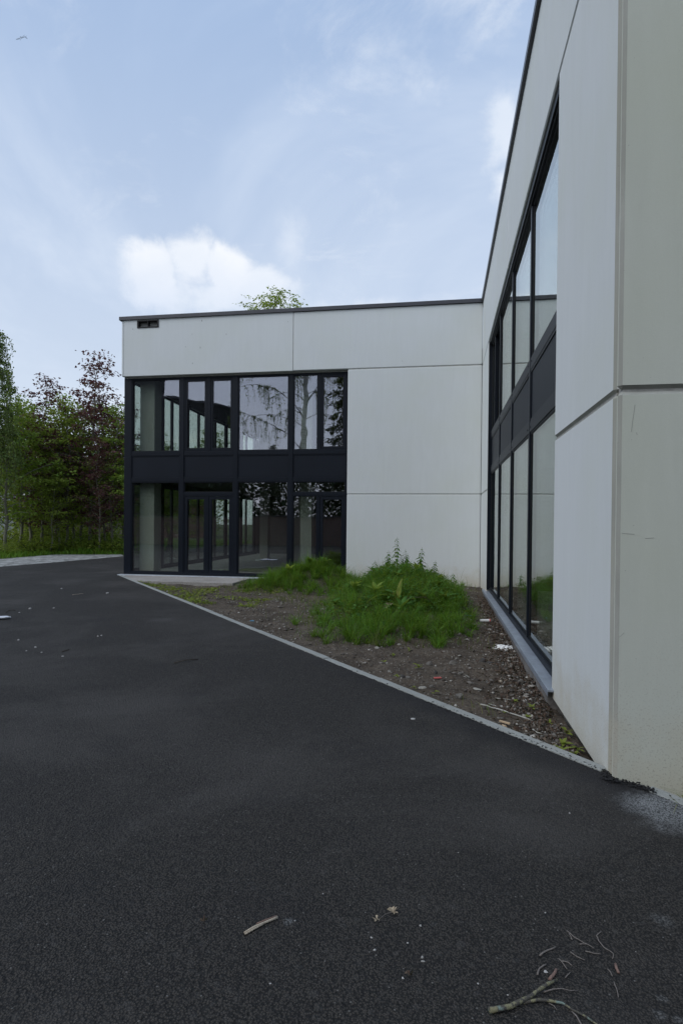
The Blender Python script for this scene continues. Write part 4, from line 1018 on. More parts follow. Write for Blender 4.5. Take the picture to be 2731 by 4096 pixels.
strand('wire', [(-.51, -10.434), (-.44, -10.41), (-.375, -10.389)], .004, 'wire_white', 'short straight white cable piece under the end of the sill', 'wire', .02)
strand('wire', [(-.307, -11.257), (-.279, -11.293), (-.242, -11.299)], .005, 'wire_white', 'short hooked white cable piece near the kerb', 'wire', .02)
strand('wire', [(-.60, -10.62), (-.56, -10.66), (-.545, -10.72)], .004, 'wire_white', 'small curved cable piece above the long white cable', 'wire', .015)

# ------------------------------------------------------------------ things lying on the asphalt
# black crumbs of asphalt along the kerb end and at the corner
P = []
for _ in range(700):
    s_ = rng.uniform(12.0, 15.9) if rng.random() < .75 else rng.uniform(16.0, 19.5); nn = rng.normal(-.012, .016) + (.02 if s_ > 15 else 0)
    if rng.random() > np.clip((s_ - 13.3) / 2.4, .03, 1): continue
    p = kp(s_, nn); P.append((p[0], p[1], Z_ASP + (.010 if nn > 0 else .003)))
for _ in range(260):
    P.append((rng.normal(-.0, .03), -12.36 + rng.normal(0, .03), Z_ASP + rng.uniform(0, .02)))
for _ in range(220):
    t = rng.random(); P.append((.06 + .14 * t + rng.normal(0, .012), -12.40 - .09 * t + rng.normal(0, .02), Z_ASP + rng.uniform(0, .015)))
P = np.array(P); v, f = stones(P, rng.uniform(.003, .0095, len(P)))
nmesh('asphalt_crumbs', v, f, 'asphalt_crumb', kind='stuff', label='loose black asphalt crumbs spilled along the kerb')
br = empty('fallen_branch', (-.76, -14.21, .06), 'lichen covered forked branch lying on the asphalt', 'branch')
def bpath(pts, r0, r1, mat, name):
    Q = [Vector((p[0], p[1], .06 + r0 + p[2])) for p in pts]; R_ = [v_ * random.uniform(.88, 1.15) for v_ in np.linspace(r0, r1, len(Q))]
    return MB().tube(Q, R_, 8).build(name, mat, br, smooth=True)
bpath([(-.882, -14.277, 0), (-.848, -14.266, .001), (-.812, -14.251, .002), (-.783, -14.229, .003), (-.745, -14.202, .004), (-.714, -14.170, .005), (-.681, -14.137, .004), (-.645, -14.109, .002)], .0085, .0045, 'lichen_bark', 'main_stem')
bpath([(-.769, -14.222, 0), (-.724, -14.207, .004), (-.689, -14.205, .005), (-.646, -14.208, .005), (-.622, -14.228, .004), (-.583, -14.249, .003), (-.563, -14.264, 0), (-.54, -14.285, 0)], .0048, .0026, 'lichen_bark', 'side_branch')
bpath([(-.697, -14.164, .002), (-.666, -14.151, .006), (-.638, -14.143, .006), (-.611, -14.143, .003), (-.583, -14.136, 0)], .0022, .001, 'twig_dark', 'twig')
bpath([(-.622, -14.229, .001), (-.612, -14.249, .003), (-.606, -14.272, .002), (-.60, -14.29, 0)], .0026, .0018, 'twig_dark', 'twig')
bpath([(-.689, -14.207, .002), (-.674, -14.218, .003), (-.667, -14.231, 0)], .0016, .001, 'twig_dark', 'twig')
G_ = 'twigs lying on the asphalt'
tw = [([(-.559, -13.835), (-.540, -13.866), (-.511, -13.893), (-.480, -13.917)], 'long straight twig pointing away at the top of the twig scatter'),
      ([(-.554, -13.850), (-.550, -13.884)], 'short twig forking from the long straight twig'),
      ([(-.431, -13.816), (-.455, -13.843), (-.454, -13.871), (-.443, -13.907), (-.419, -13.933), (-.429, -13.961)], 'longest kinked twig with hooked ends'),
      ([(-.683, -13.991), (-.651, -13.958), (-.618, -13.934)], 'thick straight twig leftmost in the twig scatter'),
      ([(-.516, -13.938), (-.489, -13.944), (-.463, -13.944)], 'level thin twig beside the longest kinked twig'),
      ([(-.570, -13.951), (-.556, -13.968), (-.527, -13.986)], 'bent twig in the middle of the twig scatter'),
      ([(-.619, -13.993), (-.607, -14.017), (-.599, -14.042)], 'thin twig crossing above the bark stub'),
      ([(-.609, -14.004), (-.588, -14.007), (-.578, -14.021)], 'little curved twig branching by the thin crossing twig'),
      ([(-.705, -14.087), (-.694, -14.056), (-.667, -14.030)], 'arched pale twig left of the bark stub'),
      ([(-.460, -14.016), (-.454, -14.030), (-.453, -14.049)], 'tiny curved twig below the reddish stub'),
      ([(-.455, -14.075), (-.455, -14.106), (-.460, -14.143)], 'wavy twig standing lowest at the right of the scatter'),
      ([(-.613, -14.084), (-.606, -14.073), (-.591, -14.054)], 'crumb of twig right of the bark stub'),
      ([(-.528, -13.903), (-.505, -13.901)], 'short level twig under the long straight twig')]
for pts, lab in tw:
    thick = .0034 if 'thick' in lab or 'arched' in lab else .0021
    strand('twig', pts, (thick, thick * .7), 'twig_dark', lab, 'twig', .003, False, G_)
strand('twig', [(-.637, -14.052), (-.655, -14.085), (-.668, -14.105)], (.0048, .0062), 'twig_red', 'thick reddish brown stub just above the fallen branch tip', 'twig', .005, False, G_)
strand('twig', [(-.427, -13.990), (-.428, -14.032)], (.0052, .0046), 'twig_red', 'short reddish stub at the right of the twig scatter', 'twig', .005, False, G_)
for pts, lab in (([(-8.24, -7.175), (-8.362, -6.965)], 'far twig slanting left beside the white paper'), ([(-8.362, -6.965), (-8.258, -6.922)], 'far level twig above the white paper'),
                 ([(-8.648, -4.717), (-8.60, -4.58), (-8.549, -4.472)], 'pale thin twig far out on the drive'), ([(-5.43, -9.78), (-5.427, -9.646)], 'dark twig alone on the left of the drive'),
                 ([(-3.9, -10.05), (-3.72, -9.83)], 'long thin twig left of the kerb on the drive')):
    strand('twig', pts, .005, 'wood_bare' if 'pale' in lab else 'bark_dark', lab, 'twig', .008, False, G_)
st = empty('split_stick', (-1.71, -14.01, .06), 'pale bare split stick lying on the asphalt', 'stick')
def spath(pts, r0, r1, mat, name):
    return MB().tube([Vector((p[0], p[1], .066 + p[2])) for p in pts], list(np.linspace(r0, r1, len(pts))), 7).build(name, mat, st, smooth=True)
spath([(-1.757, -14.062, -.001), (-1.728, -14.022, .0), (-1.694, -13.992, .001), (-1.676, -13.975, .001), (-1.657, -13.958, .002)], .0042, .0052, 'wood_bare', 'main_piece')
spath([(-1.752, -14.069, -.001), (-1.722, -14.029, .0), (-1.70, -14.005, .001)], .0034, .003, 'wood_bare', 'splinter')
spath([(-1.726, -14.012, .004), (-1.70, -13.99, .006), (-1.66, -13.956, .006)], .0018, .003, 'twig_red', 'bark_strip')
dl = empty('dry_leaf', (-1.235, -13.865, .062), 'crumpled dry leaf pair joined by a thin stalk on the asphalt', 'leaf')
def crumple(cx, cy, r, n, name, mat='dry_leaf', parent=dl):
    m = MB()
    for k in range(n):
        a = k * 6.28 / n + random.uniform(-.3, .3); L = r * random.uniform(.7, 1.25); b = a + random.uniform(.5, .9)
        m.poly([(cx, cy, .066), (cx + L * .6 * math.cos(a), cy + L * .6 * math.sin(a), .066 + random.uniform(.002, .02)), (cx + L * math.cos((a + b) / 2), cy + L * math.sin((a + b) / 2), .066 + random.uniform(.0, .022)), (cx + L * .6 * math.cos(b), cy + L * .6 * math.sin(b), .066 + random.uniform(.0, .012))])
    return m.build(name, mat, parent)
crumple(-1.213, -13.843, .024, 9, 'blade'); crumple(-1.275, -13.906, .020, 5, 'blade', 'dry_leaf')
MB().tube([(-1.262, -13.888, .066), (-1.245, -13.868, .07), (-1.222, -13.852, .069)], .0009, 5).build('stalk', 'twig_dark', dl)
for x, y, lab in ((-1.93, -14.03, 'brown curled leaf scrap by the left edge low on the asphalt'), (-1.135, -14.17, 'small brown leaf scrap below the pebbles on the asphalt')):
    e2 = empty('leaf_scrap', (x, y, .062), lab, 'leaf'); crumple(x, y, .016, 4, 'blade', 'litter_leaf', e2)
# pebbles
PG = 'small pale pebbles on the asphalt'
peb = [(-8.157, -6.69, .03), (-8.03, -7.128, .02), (-6.419, -9.234, .02), (-5.913, -9.591, .018), (-5.882, -9.796, .014), (-5.652, -9.839, .015), (-5.289, -9.972, .015), (-9.606, -3.679, .03), (-8.107, -4.29, .04), (-7.819, -6.51, .02), (-5.575, -8.79, .02), (-5.561, -8.73, .016),
       (-.621, -13.735, .0045), (-.908, -14.159, .004), (-.815, -14.193, .0045), (-.335, -13.906, .003), (-1.588, -13.956, .0045), (-1.267, -14.062, .007), (-1.286, -13.999, .006), (-1.108, -13.899, .007), (-1.158, -14.179, .006), (-1.514, -13.77, .004), (-1.593, -14.281, .005), (-1.096, -14.069, .007), (-1.093, -14.088, .007), (-1.151, -14.004, .005), (-.35, -12.85, .007), (-.95, -13.35, .004)]
for x, y, s in peb: stone(x, y, s, 'pebble_white', 'small pale pebble lying on the dark asphalt', .7, Z_ASP, PG, 'pebble')
stone(-1.246, -11.445, .028, 'pebble_white', 'largest pale flat pebble on the asphalt near the kerb', .3, Z_ASP, None, 'pebble')
stone(-.674, -14.064, .010, 'pebble_white', 'white angular chip left of the reddish stub', .4, Z_ASP, None, 'pebble')
# white board at the left edge
pb = empty('flat_board', (-8.0, -7.75, .06), 'white flattened foil or board lying at the left edge of the drive', 'board')
m = MB().prism([(-8.55, -8.28), (-7.757, -7.80), (-7.72, -7.713), (-7.874, -7.60), (-8.60, -7.98)], .072, .086); o = m.build('sheet', 'paper', pb); bevel_mesh(o.data, .004)
MB().tube([(-8.55, -8.28, .09), (-7.757, -7.805, .092), (-7.73, -7.72, .09)], .010, 6).build('rolled_edge', 'plastic_white', pb)

# ------------------------------------------------------------------ trees
def beech(name, h, spread, nb, per, seed, leafmat, lean=(0, 0), r0=.075, low=.15, top_thin=.86, lsize=(.11, .215), bark='bark_pale', shape='sapling'):
    r_ = random.Random(seed); g = np.random.default_rng(seed)
    e = bpy.data.objects.new(name, None); COL.objects.link(e); e.empty_display_size = .3
    tr = MB(); pts = []; nseg = 9; wx = wy = 0
    for i in range(nseg + 1):
        t = i / nseg; wx += r_.uniform(-.17, .17) * (h / 10); wy += r_.uniform(-.17, .17) * (h / 10)
        pts.append(Vector((wx * (t > 0) + lean[0] * t ** 1.6, wy * (t > 0) + lean[1] * t ** 1.6, h * t)))
    rad = [r0 * (1 - i / nseg) ** .8 + .006 for i in range(nseg + 1)]; rad[0] *= 1.35
    tr.tube(pts, rad, 7)
    def at(t):
        q = t * nseg; i = min(int(q), nseg - 1); return pts[i].lerp(pts[i + 1], q - i)
    LP, LD = [], []
    for k in range(nb):
        t = low + (1 - low) * ((k + r_.random()) / nb) ** .92; az = k * 2.39996 + r_.uniform(-.5, .5)
        if shape == 'sapling': prof = (.35 + .65 * min(1, (t - low) / .25)) * (1 - max(0, t - .45) / .55 * top_thin)
        else: prof = math.sin(math.pi * min(1, max(0.02, (t - low) / (1 - low)) ** .8 * .97 + .03)) ** .6
        L = spread * prof * r_.uniform(.55, 1.2) + .15
        p = at(t); d = Vector((math.cos(az), math.sin(az), r_.uniform(.15, .75) + .5 * t))
        bp = [p]; cur = p.copy(); dd = d.normalized()
        for j in range(4):
            cur = cur + dd * L / 4; dd = (dd + Vector((r_.uniform(-.2, .2), r_.uniform(-.2, .2), -.16 if j > 0 else .0))).normalized(); bp.append(cur.copy())
        tr.tube(bp, [max(.004, rad[min(int(t * nseg), nseg)] * .42) * q for q in (1, .8, .6, .4, .2)], 4, False)
        m = int(per * (L / spread) ** .8 * r_.uniform(.6, 1.3))
        tt = g.uniform(.18, 1.02, m) ** .8; seg = np.minimum((tt * 4).astype(int), 3); fr = tt * 4 - seg; B = np.array([tuple(q) for q in bp])
        nc = max(3, m // 11); ci = g.integers(0, nc, m); tc = g.uniform(.2, 1.0, nc) ** .8; tt = np.clip(tc[ci] + g.normal(0, .05, m), .05, 1.04); seg = np.minimum((tt * 4).astype(int), 3); fr = tt * 4 - seg
        base = B[seg] * (1 - fr)[:, None] + B[seg + 1] * fr[:, None]
        co = g.normal(0, 1, (nc, 3)) * np.array([.42, .42, .14]) * L ** .5 * (1.1 - .7 * tc)[:, None]
        off = co[ci] + g.normal(0, 1, (m, 3)) * np.array([.16, .16, .06])
        LP.append(base + off); dv = g.normal(0, .8, (m, 3)); dv[:, 2] = dv[:, 2] * .4 - .25; dv += np.array([math.cos(az), math.sin(az), 0]) * .5 + off * .8; LD.append(dv)
    tr.build('trunk', bark, e, smooth=True)
    LP = np.concatenate(LP); LD = np.concatenate(LD); n = len(LP)
    v, f = leaf_quads(LP, LD, g.uniform(lsize[0], lsize[1], n), .6, .3, g.normal(0, .55, (n, 3)) + np.array([0, 0, 1.]))
    nmesh('crown', v, f, leafmat, e)
    return e
protoA = beech('tree', 10.0, 2.1, 60, 92, 1, 'leaf_purple', (.3, .1))
protoB = beech('tree', 9.0, 2.0, 54, 92, 2, 'leaf_purple', (-.3, .2))
protoC = beech('tree', 7.5, 2.3, 50, 105, 3, 'leaf_green', (.1, .1))
protoD = beech('tree', 8.0, 2.2, 50, 105, 4, 'leaf_yellowgreen', (-.2, 0))
protoE = beech('tree', 8.5, 2.1, 52, 98, 5, 'leaf_green', (.25, -.1))
used = set()
def plant(proto, x, y, h, label, group, rz=None, cat='tree', wide=1.0):
    base = {protoA: 10, protoB: 9, protoC: 7.5, protoD: 8, protoE: 8.5}[proto]
    if proto.name not in used: used.add(proto.name); o = proto
    else: o = copy_tree(proto)
    o.location = (x, y, .02); s = h / base; o.scale = (s * wide, s * wide, s); o.rotation_euler = (0, 0, rng.uniform(0, 6.28) if rz is None else rz)
    tag(o, label, cat, group); return o
def gp_(a, D):   # column a (pixels of the enlarged left strip) at distance D -> ground point
    x = a * 560 / 1317; sx_ = (x - 1365.5) / 2397.7
    d = cF + cR * sx_; p = CAM + d * D; return p.x, p.y
TG = 'young trees along the verge'
for pr, a, D_, h, lab in ((protoA, 850, 31.5, 10.3, 'tallest purple leaved beech sapling, near the dark corner of the building'),
        (protoB, 395, 31, 8.9, 'second tallest purple beech sapling with a bent tip, left of the middle'),
        (protoC, 60, 28.5, 7.3, 'bushy bright green young tree nearest the left edge'),
        (protoD, 160, 30, 7.5, 'yellow green young tree second from the left edge'),
        (protoC, 280, 32, 7.6, 'green sapling between the left edge trees and the bent purple beech'),
        (protoE, 505, 32, 8.4, 'slim green sapling right of the bent purple beech'),
        (protoD, 610, 31, 7.6, 'yellow green sapling halfway along the row with a curved pale stem'),
        (protoC, 700, 33, 7.9, 'green sapling just left of the tallest purple beech'),
        (protoB, 760, 33.5, 8.3, 'purple sapling half hidden behind the tallest purple beech'),
        (protoB, 990, 32, 8.0, 'lower purple beech sapling right of the tallest one'),
        (protoE, 1075, 31, 7.6, 'green sapling closest to the dark corner post of the building'),
        (protoA, 1160, 33, 8.0, 'purple sapling cut off by the dark corner post'),
        (protoB, 300, 34, 7.6, 'dark purple sapling behind the green ones on the left'),
        (protoB, 565, 30.4, 6.1, 'low purple sapling in front of the middle of the tree row'),
        (protoA, 935, 30, 5.7, 'short purple sapling at the front just right of the tallest one'),
        (protoD, 470, 29.5, 4.3, 'small low yellow green sapling in front of the row')):
    x, y = gp_(a, D_); plant(pr, x, y, h, lab, TG)
# more of the row, seen only through the glass of the back wing
for k, a in enumerate((1290, 1450, 1580, 1760, 2000)):
    x, y = gp_(a, 31 + (k % 3)); plant((protoC, protoE, protoD, protoE)[k % 4], x, y, (5.4, 6.3, 5.8)[k % 3], 'young green tree seen through the glass of the back wing', 'young trees seen through the building')
# second, denser row behind
for k, a in enumerate((-40, 150, 330, 520, 660, 900, 1090)):
    x, y = gp_(a, 37 + (k * 7 % 5)); plant((protoE, protoB, protoC, protoA, protoD)[k % 5], x, y, 7.3 + (k * 3 % 4) * .5, 'young tree in the shaded second row behind the verge saplings', 'second row of young trees', wide=1.25)
# undergrowth bushes at the feet of the row
def bush(name, r, h, n, seed, mat):
    g = np.random.default_rng(seed); e = bpy.data.objects.new(name, None); COL.objects.link(e)
    a = g.uniform(0, 6.28, n); q = np.sqrt(g.random(n)) * r; z = g.random(n) ** .8 * h * (1 - .5 * (q / r) ** 2)
    P = np.stack([np.cos(a) * q, np.sin(a) * q, z + .03], 1) + g.normal(0, .04, (n, 3)); dv = P * np.array([1, 1, .3]) + g.normal(0, .4, (n, 3))
    v, f = leaf_quads(P, dv, g.uniform(.06, .12, n), .6); nmesh('foliage', v, f, mat, e)
    m = MB()
    for k in range(9):
        b = g.uniform(0, 6.28); m.tube([(0, 0, 0), (math.cos(b) * r * .3, math.sin(b) * r * .3, h * .45), (math.cos(b) * r * .6, math.sin(b) * r * .6, h * .8)], [.014, .010, .004], 4)
    m.build('stems', 'bark_dark', e); return e
bA = bush('bush', .95, 1.0, 900, 11, 'leaf_yellowgreen'); bB = bush('bush', 1.05, 1.2, 1000, 12, 'leaf_green'); bC = bush('bush', .9, .8, 700, 13, 'seedling_leaf')
first = {bA, bB, bC}
for k, (a, D_) in enumerate(((-20, 27), (70, 29), (165, 30.5), (300, 29.5), (375, 31), (480, 30), (560, 31.5), (650, 30.5), (735, 30), (830, 31.5), (900, 31), (985, 30.5), (1060, 31), (1130, 30.5), (20, 33), (220, 34), (420, 34), (600, 34.5), (780, 35), (960, 35), (1100, 35), (340, 35.5), (520, 36), (700, 36.5), (880, 36))):
    pr = (bA, bB, bC)[k % 3]
    if pr in first: first.discard(pr); o = pr
    else: o = copy_tree(pr)
    x, y = gp_(a, D_); o.location = (x, y, .03); o.rotation_euler = (0, 0, k * 1.7); s = .8 + (k * 5 % 4) * .17 + (.45 if D_ >= 33 else 0); o.scale = (s * 1.15, s * 1.15, s * (.72 if D_ < 33 else 1.0))
    tag(o, 'low leafy bush among the stems at the foot of the tree row', 'bush', 'bushes at the foot of the young trees')

# birch with drooping shoots
def birch(name, h, nb, seed, per=26, r0=.20, low=.35, reach=2.6, lr=.045, limbs=(), ls=(.045, .08)):
    r_ = random.Random(seed); g = np.random.default_rng(seed)
    e = bpy.data.objects.new(name, None); COL.objects.link(e); tr = MB(); tw_ = MB()
    pts = [Vector((r_.uniform(-.12, .12) * (i > 0), r_.uniform(-.12, .12) * (i > 0), h * i / 9)) for i in range(10)]
    tr.tube(pts, [r0 * (1 - i / 9) ** .8 + .015 for i in range(10)], 9)
    LP, LD = [], []
    for k in range(nb):
        t = low + (1 - low) * (k + r_.random()) / nb; az = k * 2.39996 + r_.uniform(-.5, .5); i = min(int(t * 9), 8); p = pts[i].lerp(pts[i + 1], t * 9 - i)
        L = reach * (1.15 - .8 * (t - low) / (1 - low)) * r_.uniform(.7, 1.2); d = Vector((math.cos(az), math.sin(az), .75)); bp = [p]; cur = p.copy(); dd = d.normalized()
        for j in range(5): cur = cur + dd * L / 5; dd = (dd + Vector((r_.uniform(-.15, .15), r_.uniform(-.15, .15), -.32))).normalized(); bp.append(cur.copy())
        nq = 7
        if k < len(limbs):
            bp = [Vector(v_) for v_ in limbs[k]]; nq = 26; L = 4.5; t = .2
            if lr > .06: tw_.tube(bp, [.075, .068, .055, .042, .03, .014], 6, False)
        tw_.tube(bp, [lr * (1 - t * .5) * q for q in (1, .8, .6, .45, .3, .15)], 5, False)
        for q in range(nq):
            u = r_.uniform(.3, 1.0) * 5; j = min(int(u), 4); s0 = bp[j].lerp(bp[j + 1], u - j); Ls = r_.uniform(.7, 2.1); hz = Vector((r_.uniform(-1, 1), r_.uniform(-1, 1), 0)) * .35
            sp = [s0, s0 + hz * .6 + Vector((0, 0, -.08)), s0 + hz + Vector((0, 0, -Ls * .5)), s0 + hz * 1.1 + Vector((0, 0, -Ls))]
            tw_.tube(sp, [.012, .010, .007, .004], 3, False)
            m = int(per * Ls); B = np.array([tuple(x) for x in sp]); tt = g.random(m) * 3; sg = np.minimum(tt.astype(int), 2); fr = tt - sg
            LP.append(B[sg] * (1 - fr)[:, None] + B[sg + 1] * fr[:, None] + g.normal(0, .06, (m, 3))); dv = g.normal(0, .5, (m, 3)); dv[:, 2] -= .7; LD.append(dv)
    tr.build('trunk', 'birch_bark', e, smooth=True); tw_.build('branches', 'bark_dark', e)
    LP = np.concatenate(LP); LD = np.concatenate(LD); n = len(LP)
    v, f = leaf_quads(LP, LD, g.uniform(ls[0], ls[1], n), .65); nmesh('crown', v, f, 'leaf_birch', e)
    return e
bt = birch('birch_tree', 10.3, 40, 21, 42, .16, .40, 1.9, .03, (), (.07, .12)); x, y = gp_(-95, 27); bt.location = (x, y, .02)
tag(bt, 'birch with drooping shoots reaching in at the left edge', 'tree')
bt2 = birch('birch_tree', 19.5, 26, 24, 46, .36, .36, 4.6, .05, [[(-.2, 0, 7.6), (-1.3, .2, 8.75), (-2.6, .4, 9.5), (-4.1, .7, 10.3), (-5.3, .9, 10.6), (-6.2, 1.0, 10.2)], [(-.1, 0, 10.2), (-1.5, -.3, 11.9), (-3.0, -.4, 12.9), (-4.4, -.4, 13.2), (-5.6, -.4, 12.9), (-6.6, -.4, 12.2)], [(.1, 0, 11.5), (1.2, .3, 12.8), (2.2, .4, 13.6), (3.3, .5, 13.8), (4.3, .5, 13.4), (5, .5, 12.8)], [(-.1, 0, 12.6), (-1.2, .4, 14.2), (-2.4, .6, 15.2), (-3.5, .8, 15.5), (-4.4, .9, 15.2), (-5.1, 1, 14.5)]], (.06, .11)); bt2.location = (-11.9, -30.8, 0)
tag(bt2, 'tall birch mirrored in the upper windows of the back wing', 'tree')
# crown of a tall tree showing over the roof of the back wing
tt_ = beech('tree', 19.4, 3.2, 90, 90, 31, 'leaf_yellowgreen', (.2, 0), .22, .45, .7, (.12, .22), 'bark_dark', 'round')
tt_.scale = (1.25, 1.25, .957); tt_.location = (-12.3, 27.6, 0); tag(tt_, 'light green tree whose crown shows above the roof edge', 'tree')

# ------------------------------------------------------------------ what stands behind and beside: houses, walls, trees mirrored in the glass
hs = empty('brick_house', (-36, 42, 0), 'red brick house half hidden behind the tree row', 'house')
def oriented_wall(name, a, b, z0, z1, th, mat, parent, **kw):
    a = Vector((a[0], a[1], 0)); b = Vector((b[0], b[1], 0)); d = (b - a).normalized(); nrm = Vector((-d.y, d.x, 0)) * th
    m = MB(); m.prism([(a.x, a.y), (b.x, b.y), (b.x + nrm.x, b.y + nrm.y), (a.x + nrm.x, a.y + nrm.y)], z0, z1)
    return m.build(name, mat, parent, **kw)
HA, HB = (-46.0, 36.0), (-24.5, 44.0)
oriented_wall('wall', HA, HB, -.3, 5.6, 7.5, 'brick_red', hs)
d = (Vector((*HB, 0)) - Vector((*HA, 0))).normalized(); nv = Vector((-d.y, d.x, 0))
A = Vector((*HA, 5.6)) - d * .3 - nv * .4; B = Vector((*HB, 5.6)) + d * .3 - nv * .4; C2 = B + nv * 8.3; D2 = A + nv * 8.3; E1 = (A + D2) / 2 + Vector((0, 0, 2.6)); E2 = (B + C2) / 2 + Vector((0, 0, 2.6))
m = MB(); m.poly([A, B, E2, E1]); m.poly([C2, D2, E1, E2]); m.poly([B, C2, E2]); m.poly([D2, A, E1]); m.poly([A, D2, C2, B]); rf = m.build('roof', 'roof_tile', hs)
def hwin(p0, wv, w, z0, z1):
    a = p0; b = p0 + wv * w; o = -nv * .06
    m = MB(); q = [a, a + wv * .10, b - wv * .10, b]
    for i0, i1, za, zb in ((0, 1, z0, z1), (2, 3, z0, z1), (1, 2, z0, z0 + .10), (1, 2, z1 - .10, z1)):
        m.prism([tuple((q[i0])[:2]), tuple((q[i1])[:2]), tuple((q[i1] + o)[:2]), tuple((q[i0] + o)[:2])][::-1], za, zb)
    fr = m.build('window', 'white_paint', hs)
    MB().prism([tuple(q[1][:2]), tuple(q[2][:2]), tuple((q[2] + o * .4)[:2]), tuple((q[1] + o * .4)[:2])][::-1], z0 + .1, z1 - .1).build('pane', 'coated_glass', fr)
for u, z0 in ((3, 3.4), (8, 3.4), (11.6, 3.55), (16, 3.4), (19.5, 3.4)): hwin(Vector((*HA, 0)) + d * u, d, .95, z0, z0 + 1.25)
an = empty('garden_annex', (-26.5, 22, 0), 'low brick annex with white coping behind the saplings', 'annex')
oriented_wall('wall', (-27.6, 33), (-26.2, 16.5), -.3, 2.95, .35, 'brick_brown', an)
oriented_wall('fascia', (-27.61, 33.05), (-26.19, 16.45), 2.951, 3.18, .39, 'bark_dark', an)
oriented_wall('coping', (-27.56, 33.1), (-26.14, 16.40), 3.181, 3.27, .45, 'white_paint', an)
ph = empty('pale_house', (-40, 29, 0), 'pale rendered house at the left edge behind the trees', 'house')
MB().box(-47, -37.3, 27, 33, -.3, 5.2).build('wall', 'plaster_pale', ph)
m = MB(); m.poly([(-47.4, 26.6, 5.2), (-36.9, 26.6, 5.2), (-36.9, 30, 8.0), (-47.4, 30, 8.0)]); m.poly([(-36.9, 33.4, 5.2), (-47.4, 33.4, 5.2), (-47.4, 30, 8.0), (-36.9, 30, 8.0)]); m.poly([(-36.9, 26.6, 5.2), (-36.9, 33.4, 5.2), (-36.9, 30, 8)]); m.poly([(-47.4, 33.4, 5.2), (-47.4, 26.6, 5.2), (-47.4, 30, 8)]); m.build('roof', 'roof_tile', ph)
for x in (-38.9, -41.6, -44.4):
    w1 = MB().box(x, x + .9, 26.94, 27.06, 2.7, 4.0).build('window', 'white_paint', ph); MB().box(x + .1, x + .8, 26.93, 26.939, 2.8, 3.9).build('pane', 'coated_glass', w1)

gw = empty('garden_wall', (-12, -24, 0), 'brown brick boundary wall mirrored in the ground floor glass', 'wall')
MB().box(-40, 16, -24.3, -24.0, -.3, 2.02).build('wall', 'brick_brown', gw); MB().box(-40, 16, -24.36, -23.94, 2.021, 2.10).build('coping', 'stone_dark', gw)
sh = empty('cladded_hall', (-24, -34, 0), 'dark rib clad hall mirrored in the upper windows', 'hall')
A = Vector((-22.7, -27.0, 0)); B = Vector((-18.4, -32.3, 0)); d = (B - A).normalized(); nrm = Vector((d.y, -d.x, 0))
m = MB(); m.prism([tuple(A[:2]), tuple(B[:2]), tuple((B + nrm * 14)[:2]), tuple((A + nrm * 14)[:2])], -.3, 11.3); m.build('wall', 'ribbed_cladding', sh)
m = MB(); L = (B - A).length
for k in range(int(L / .32)):
    p = A + d * (k * .32 + .1); q = p - nrm * .06; m.prism([tuple(p[:2]), tuple((p + d * .14)[:2]), tuple((q + d * .11)[:2]), tuple((q + d * .03)[:2])], 0.02, 11.2)
m.build('cladding_ribs', 'ribbed_cladding', sh, kind='stuff')
m = MB(); a_, b_ = A - nrm * .12 - d * .1, B - nrm * .12 + d * .1; m.prism([tuple(a_[:2]), tuple(b_[:2]), tuple((b_ + nrm * .5)[:2]), tuple((a_ + nrm * .5)[:2])], 11.31, 11.5); m.build('coping', 'coping_metal', sh)
MB().prism([(-22.3, -27.3), (-26.5, -22.4), (-33, -27), (-29, -31.6)], -.3, 13.2).build('wall', 'ribbed_cladding', sh)
def conifer(name, h, r, seed):
    g = np.random.default_rng(seed); e = bpy.data.objects.new(name, None); COL.objects.link(e); MB().tube([(0, 0, 0), (0, 0, h * .6), (0, 0, h)], [.28, .16, .02], 8).build('trunk', 'bark_dark', e)
    LP, LD = [], []; m = MB()
    for k in range(110):
        t = .10 + .9 * (k / 110); az = k * 2.4; L = r * (1 - t) ** .75 * g.uniform(.7, 1.1) + .2; dv = np.array([math.cos(az), math.sin(az), -.12])
        p = np.array([0, 0, h * t]); m.tube([tuple(p), tuple(p + dv * L)], [.03, .008], 4, False); mm = int(60 * L ** .8); u = g.uniform(.1, 1, mm)[:, None]
        LP.append(p + dv * L * u + g.normal(0, 1, (mm, 3)) * np.array([.22, .22, .14]) * (1.1 - .6 * u)); q = g.normal(0, .6, (mm, 3)); q += dv * .8; q[:, 2] -= .3; LD.append(q)
    m.build('branches', 'bark_dark', e); LP = np.concatenate(LP); LD = np.concatenate(LD); v, f = leaf_quads(LP, LD, g.uniform(.18, .34, len(LP)), .4); nmesh('crown', v, f, 'needle_dark', e); return e
def hedge():
    g = np.random.default_rng(77); n = 52000
    x = g.uniform(-40, 12, n); z = g.random(n) ** .8 * (5.9 + 0.8 * np.sin(x * 1.3) * np.sin(x * .47 + 1)); y = -26.2 + g.normal(0, .55, n)
    v, f = leaf_quads(np.stack([x, y, z], 1), g.normal(0, 1, (n, 3)), g.uniform(.18, .34, n), .6)
    e = empty('hedge', (-14, -26.2, 0), 'tall dark evergreen hedge behind the boundary wall', 'hedge'); nmesh('foliage', v, f, 'needle_dark', e)
    m = MB()
    for k in range(34): m.tube([(-39.5 + k * 1.5, -26.2, -.3), (-39.4 + k * 1.5, -26.1, 3.8)], [.07, .02], 5)
    m.build('stems', 'bark_dark', e)
hedge()
c0 = conifer('conifer_tree', 15, 3.2, 51)
spots = ((-8.6, -33, 1.15), (-5.3, -32, 1.2), (-14.8, -31.5, .55), (-16.9, -30, .50), (-2, -35, 1.0), (2.5, -33, 1.1), (7, -36, 1.2), (-19.5, -29.0, .52), (12, -34, 1.0))
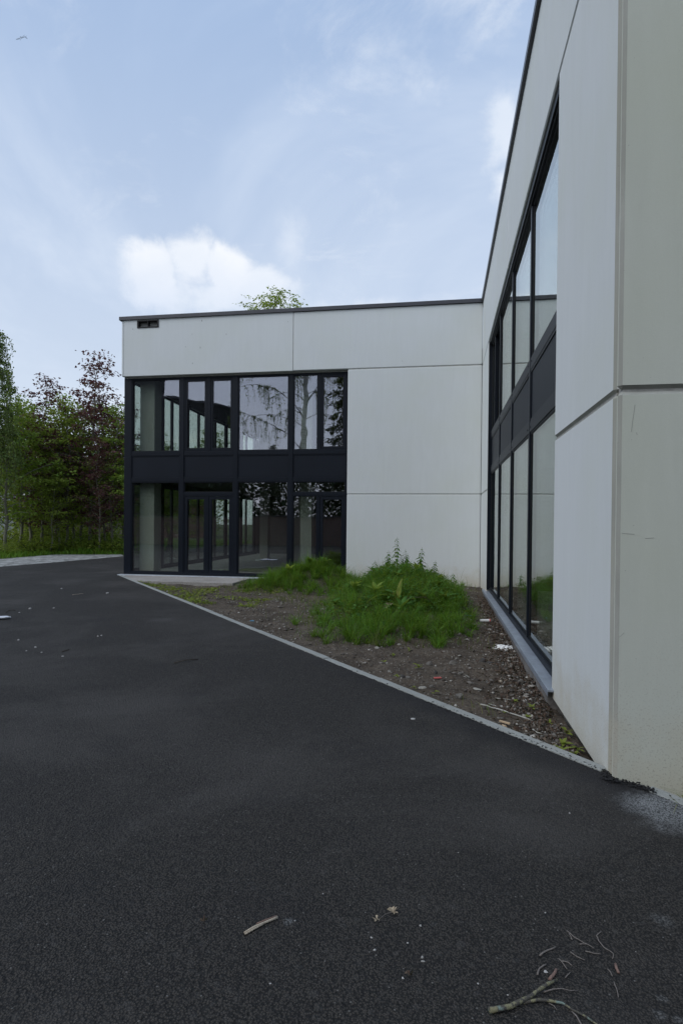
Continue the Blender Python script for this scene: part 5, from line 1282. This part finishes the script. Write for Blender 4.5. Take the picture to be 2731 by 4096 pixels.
for k, (x, y, s) in enumerate(spots):
    o = c0 if k == 0 else copy_tree(c0); o.location = (x, y, -.1); o.scale = (s, s, s); o.rotation_euler = (0, 0, k * 1.3)
    tag(o, 'dark conifer standing behind the boundary wall, seen only in reflections', 'tree', 'conifers behind the boundary wall')

# ------------------------------------------------------------------ airliner, far off
ap_c = Vector((-2096.0, 2708.0, 2422.0))
ap = empty('airliner', ap_c, 'tiny airliner high in the sky at upper left', 'airplane')
fx = (-cR + cU * .02 + cF * .35).normalized(); rt = (cU * .85 + cF * .5 + cR * .1).normalized(); up_ = fx.cross(rt)
def ax(a, b, c): return ap_c + fx * a + rt * b + up_ * c
MB().tube([ax(32, 0, 0), ax(28, 0, 0), ax(20, 0, 0), ax(-12, 0, 0), ax(-26, 0, .5), ax(-34, 0, 1.5)], [.4, 2.0, 2.9, 2.9, 2.0, .5], 10).build('fuselage', 'airliner', ap, smooth=True)
def wing(pts, th, name):
    m = MB(); b = [ax(*p) for p in pts]; t = [ax(p[0], p[1], p[2] + th) for p in pts]; n_ = len(b); m.v += [tuple(q) for q in b + t]; m.f.append(tuple(range(n_))[::-1]); m.f.append(tuple(range(n_, 2 * n_)))
    for i in range(n_): j = (i + 1) % n_; m.f.append((i, j, n_ + j, n_ + i))
    return m.build(name, 'airliner', ap)
for s in (1, -1):
    wing([(8, 2 * s, -1), (-3, 2 * s, -1), (-13, 30 * s, .5), (-9.5, 30 * s, .5)], 1.0, 'wing'); wing([(-25, 1 * s, 1), (-31, 1 * s, 1), (-35, 11 * s, 1.5), (-32.5, 11 * s, 1.5)], .6, 'tailplane')
    MB().tube([ax(7, 10 * s, -2.2), ax(1, 10 * s, -2.2)], [1.6, 1.3], 8).build('engine', 'airliner', ap)
m = MB(); b = [ax(-24, -.3, 2), ax(-32, -.3, 2), ax(-35, -.3, 11), ax(-31.5, -.3, 11)]; t = [ax(-24, .3, 2), ax(-32, .3, 2), ax(-35, .3, 11), ax(-31.5, .3, 11)]
m.v += [tuple(q) for q in b + t]; m.f += [(0, 1, 2, 3), (7, 6, 5, 4)] + [(i, (i + 1) % 4, 4 + (i + 1) % 4, 4 + i) for i in range(4)]; m.build('tail_fin', 'airliner', ap)
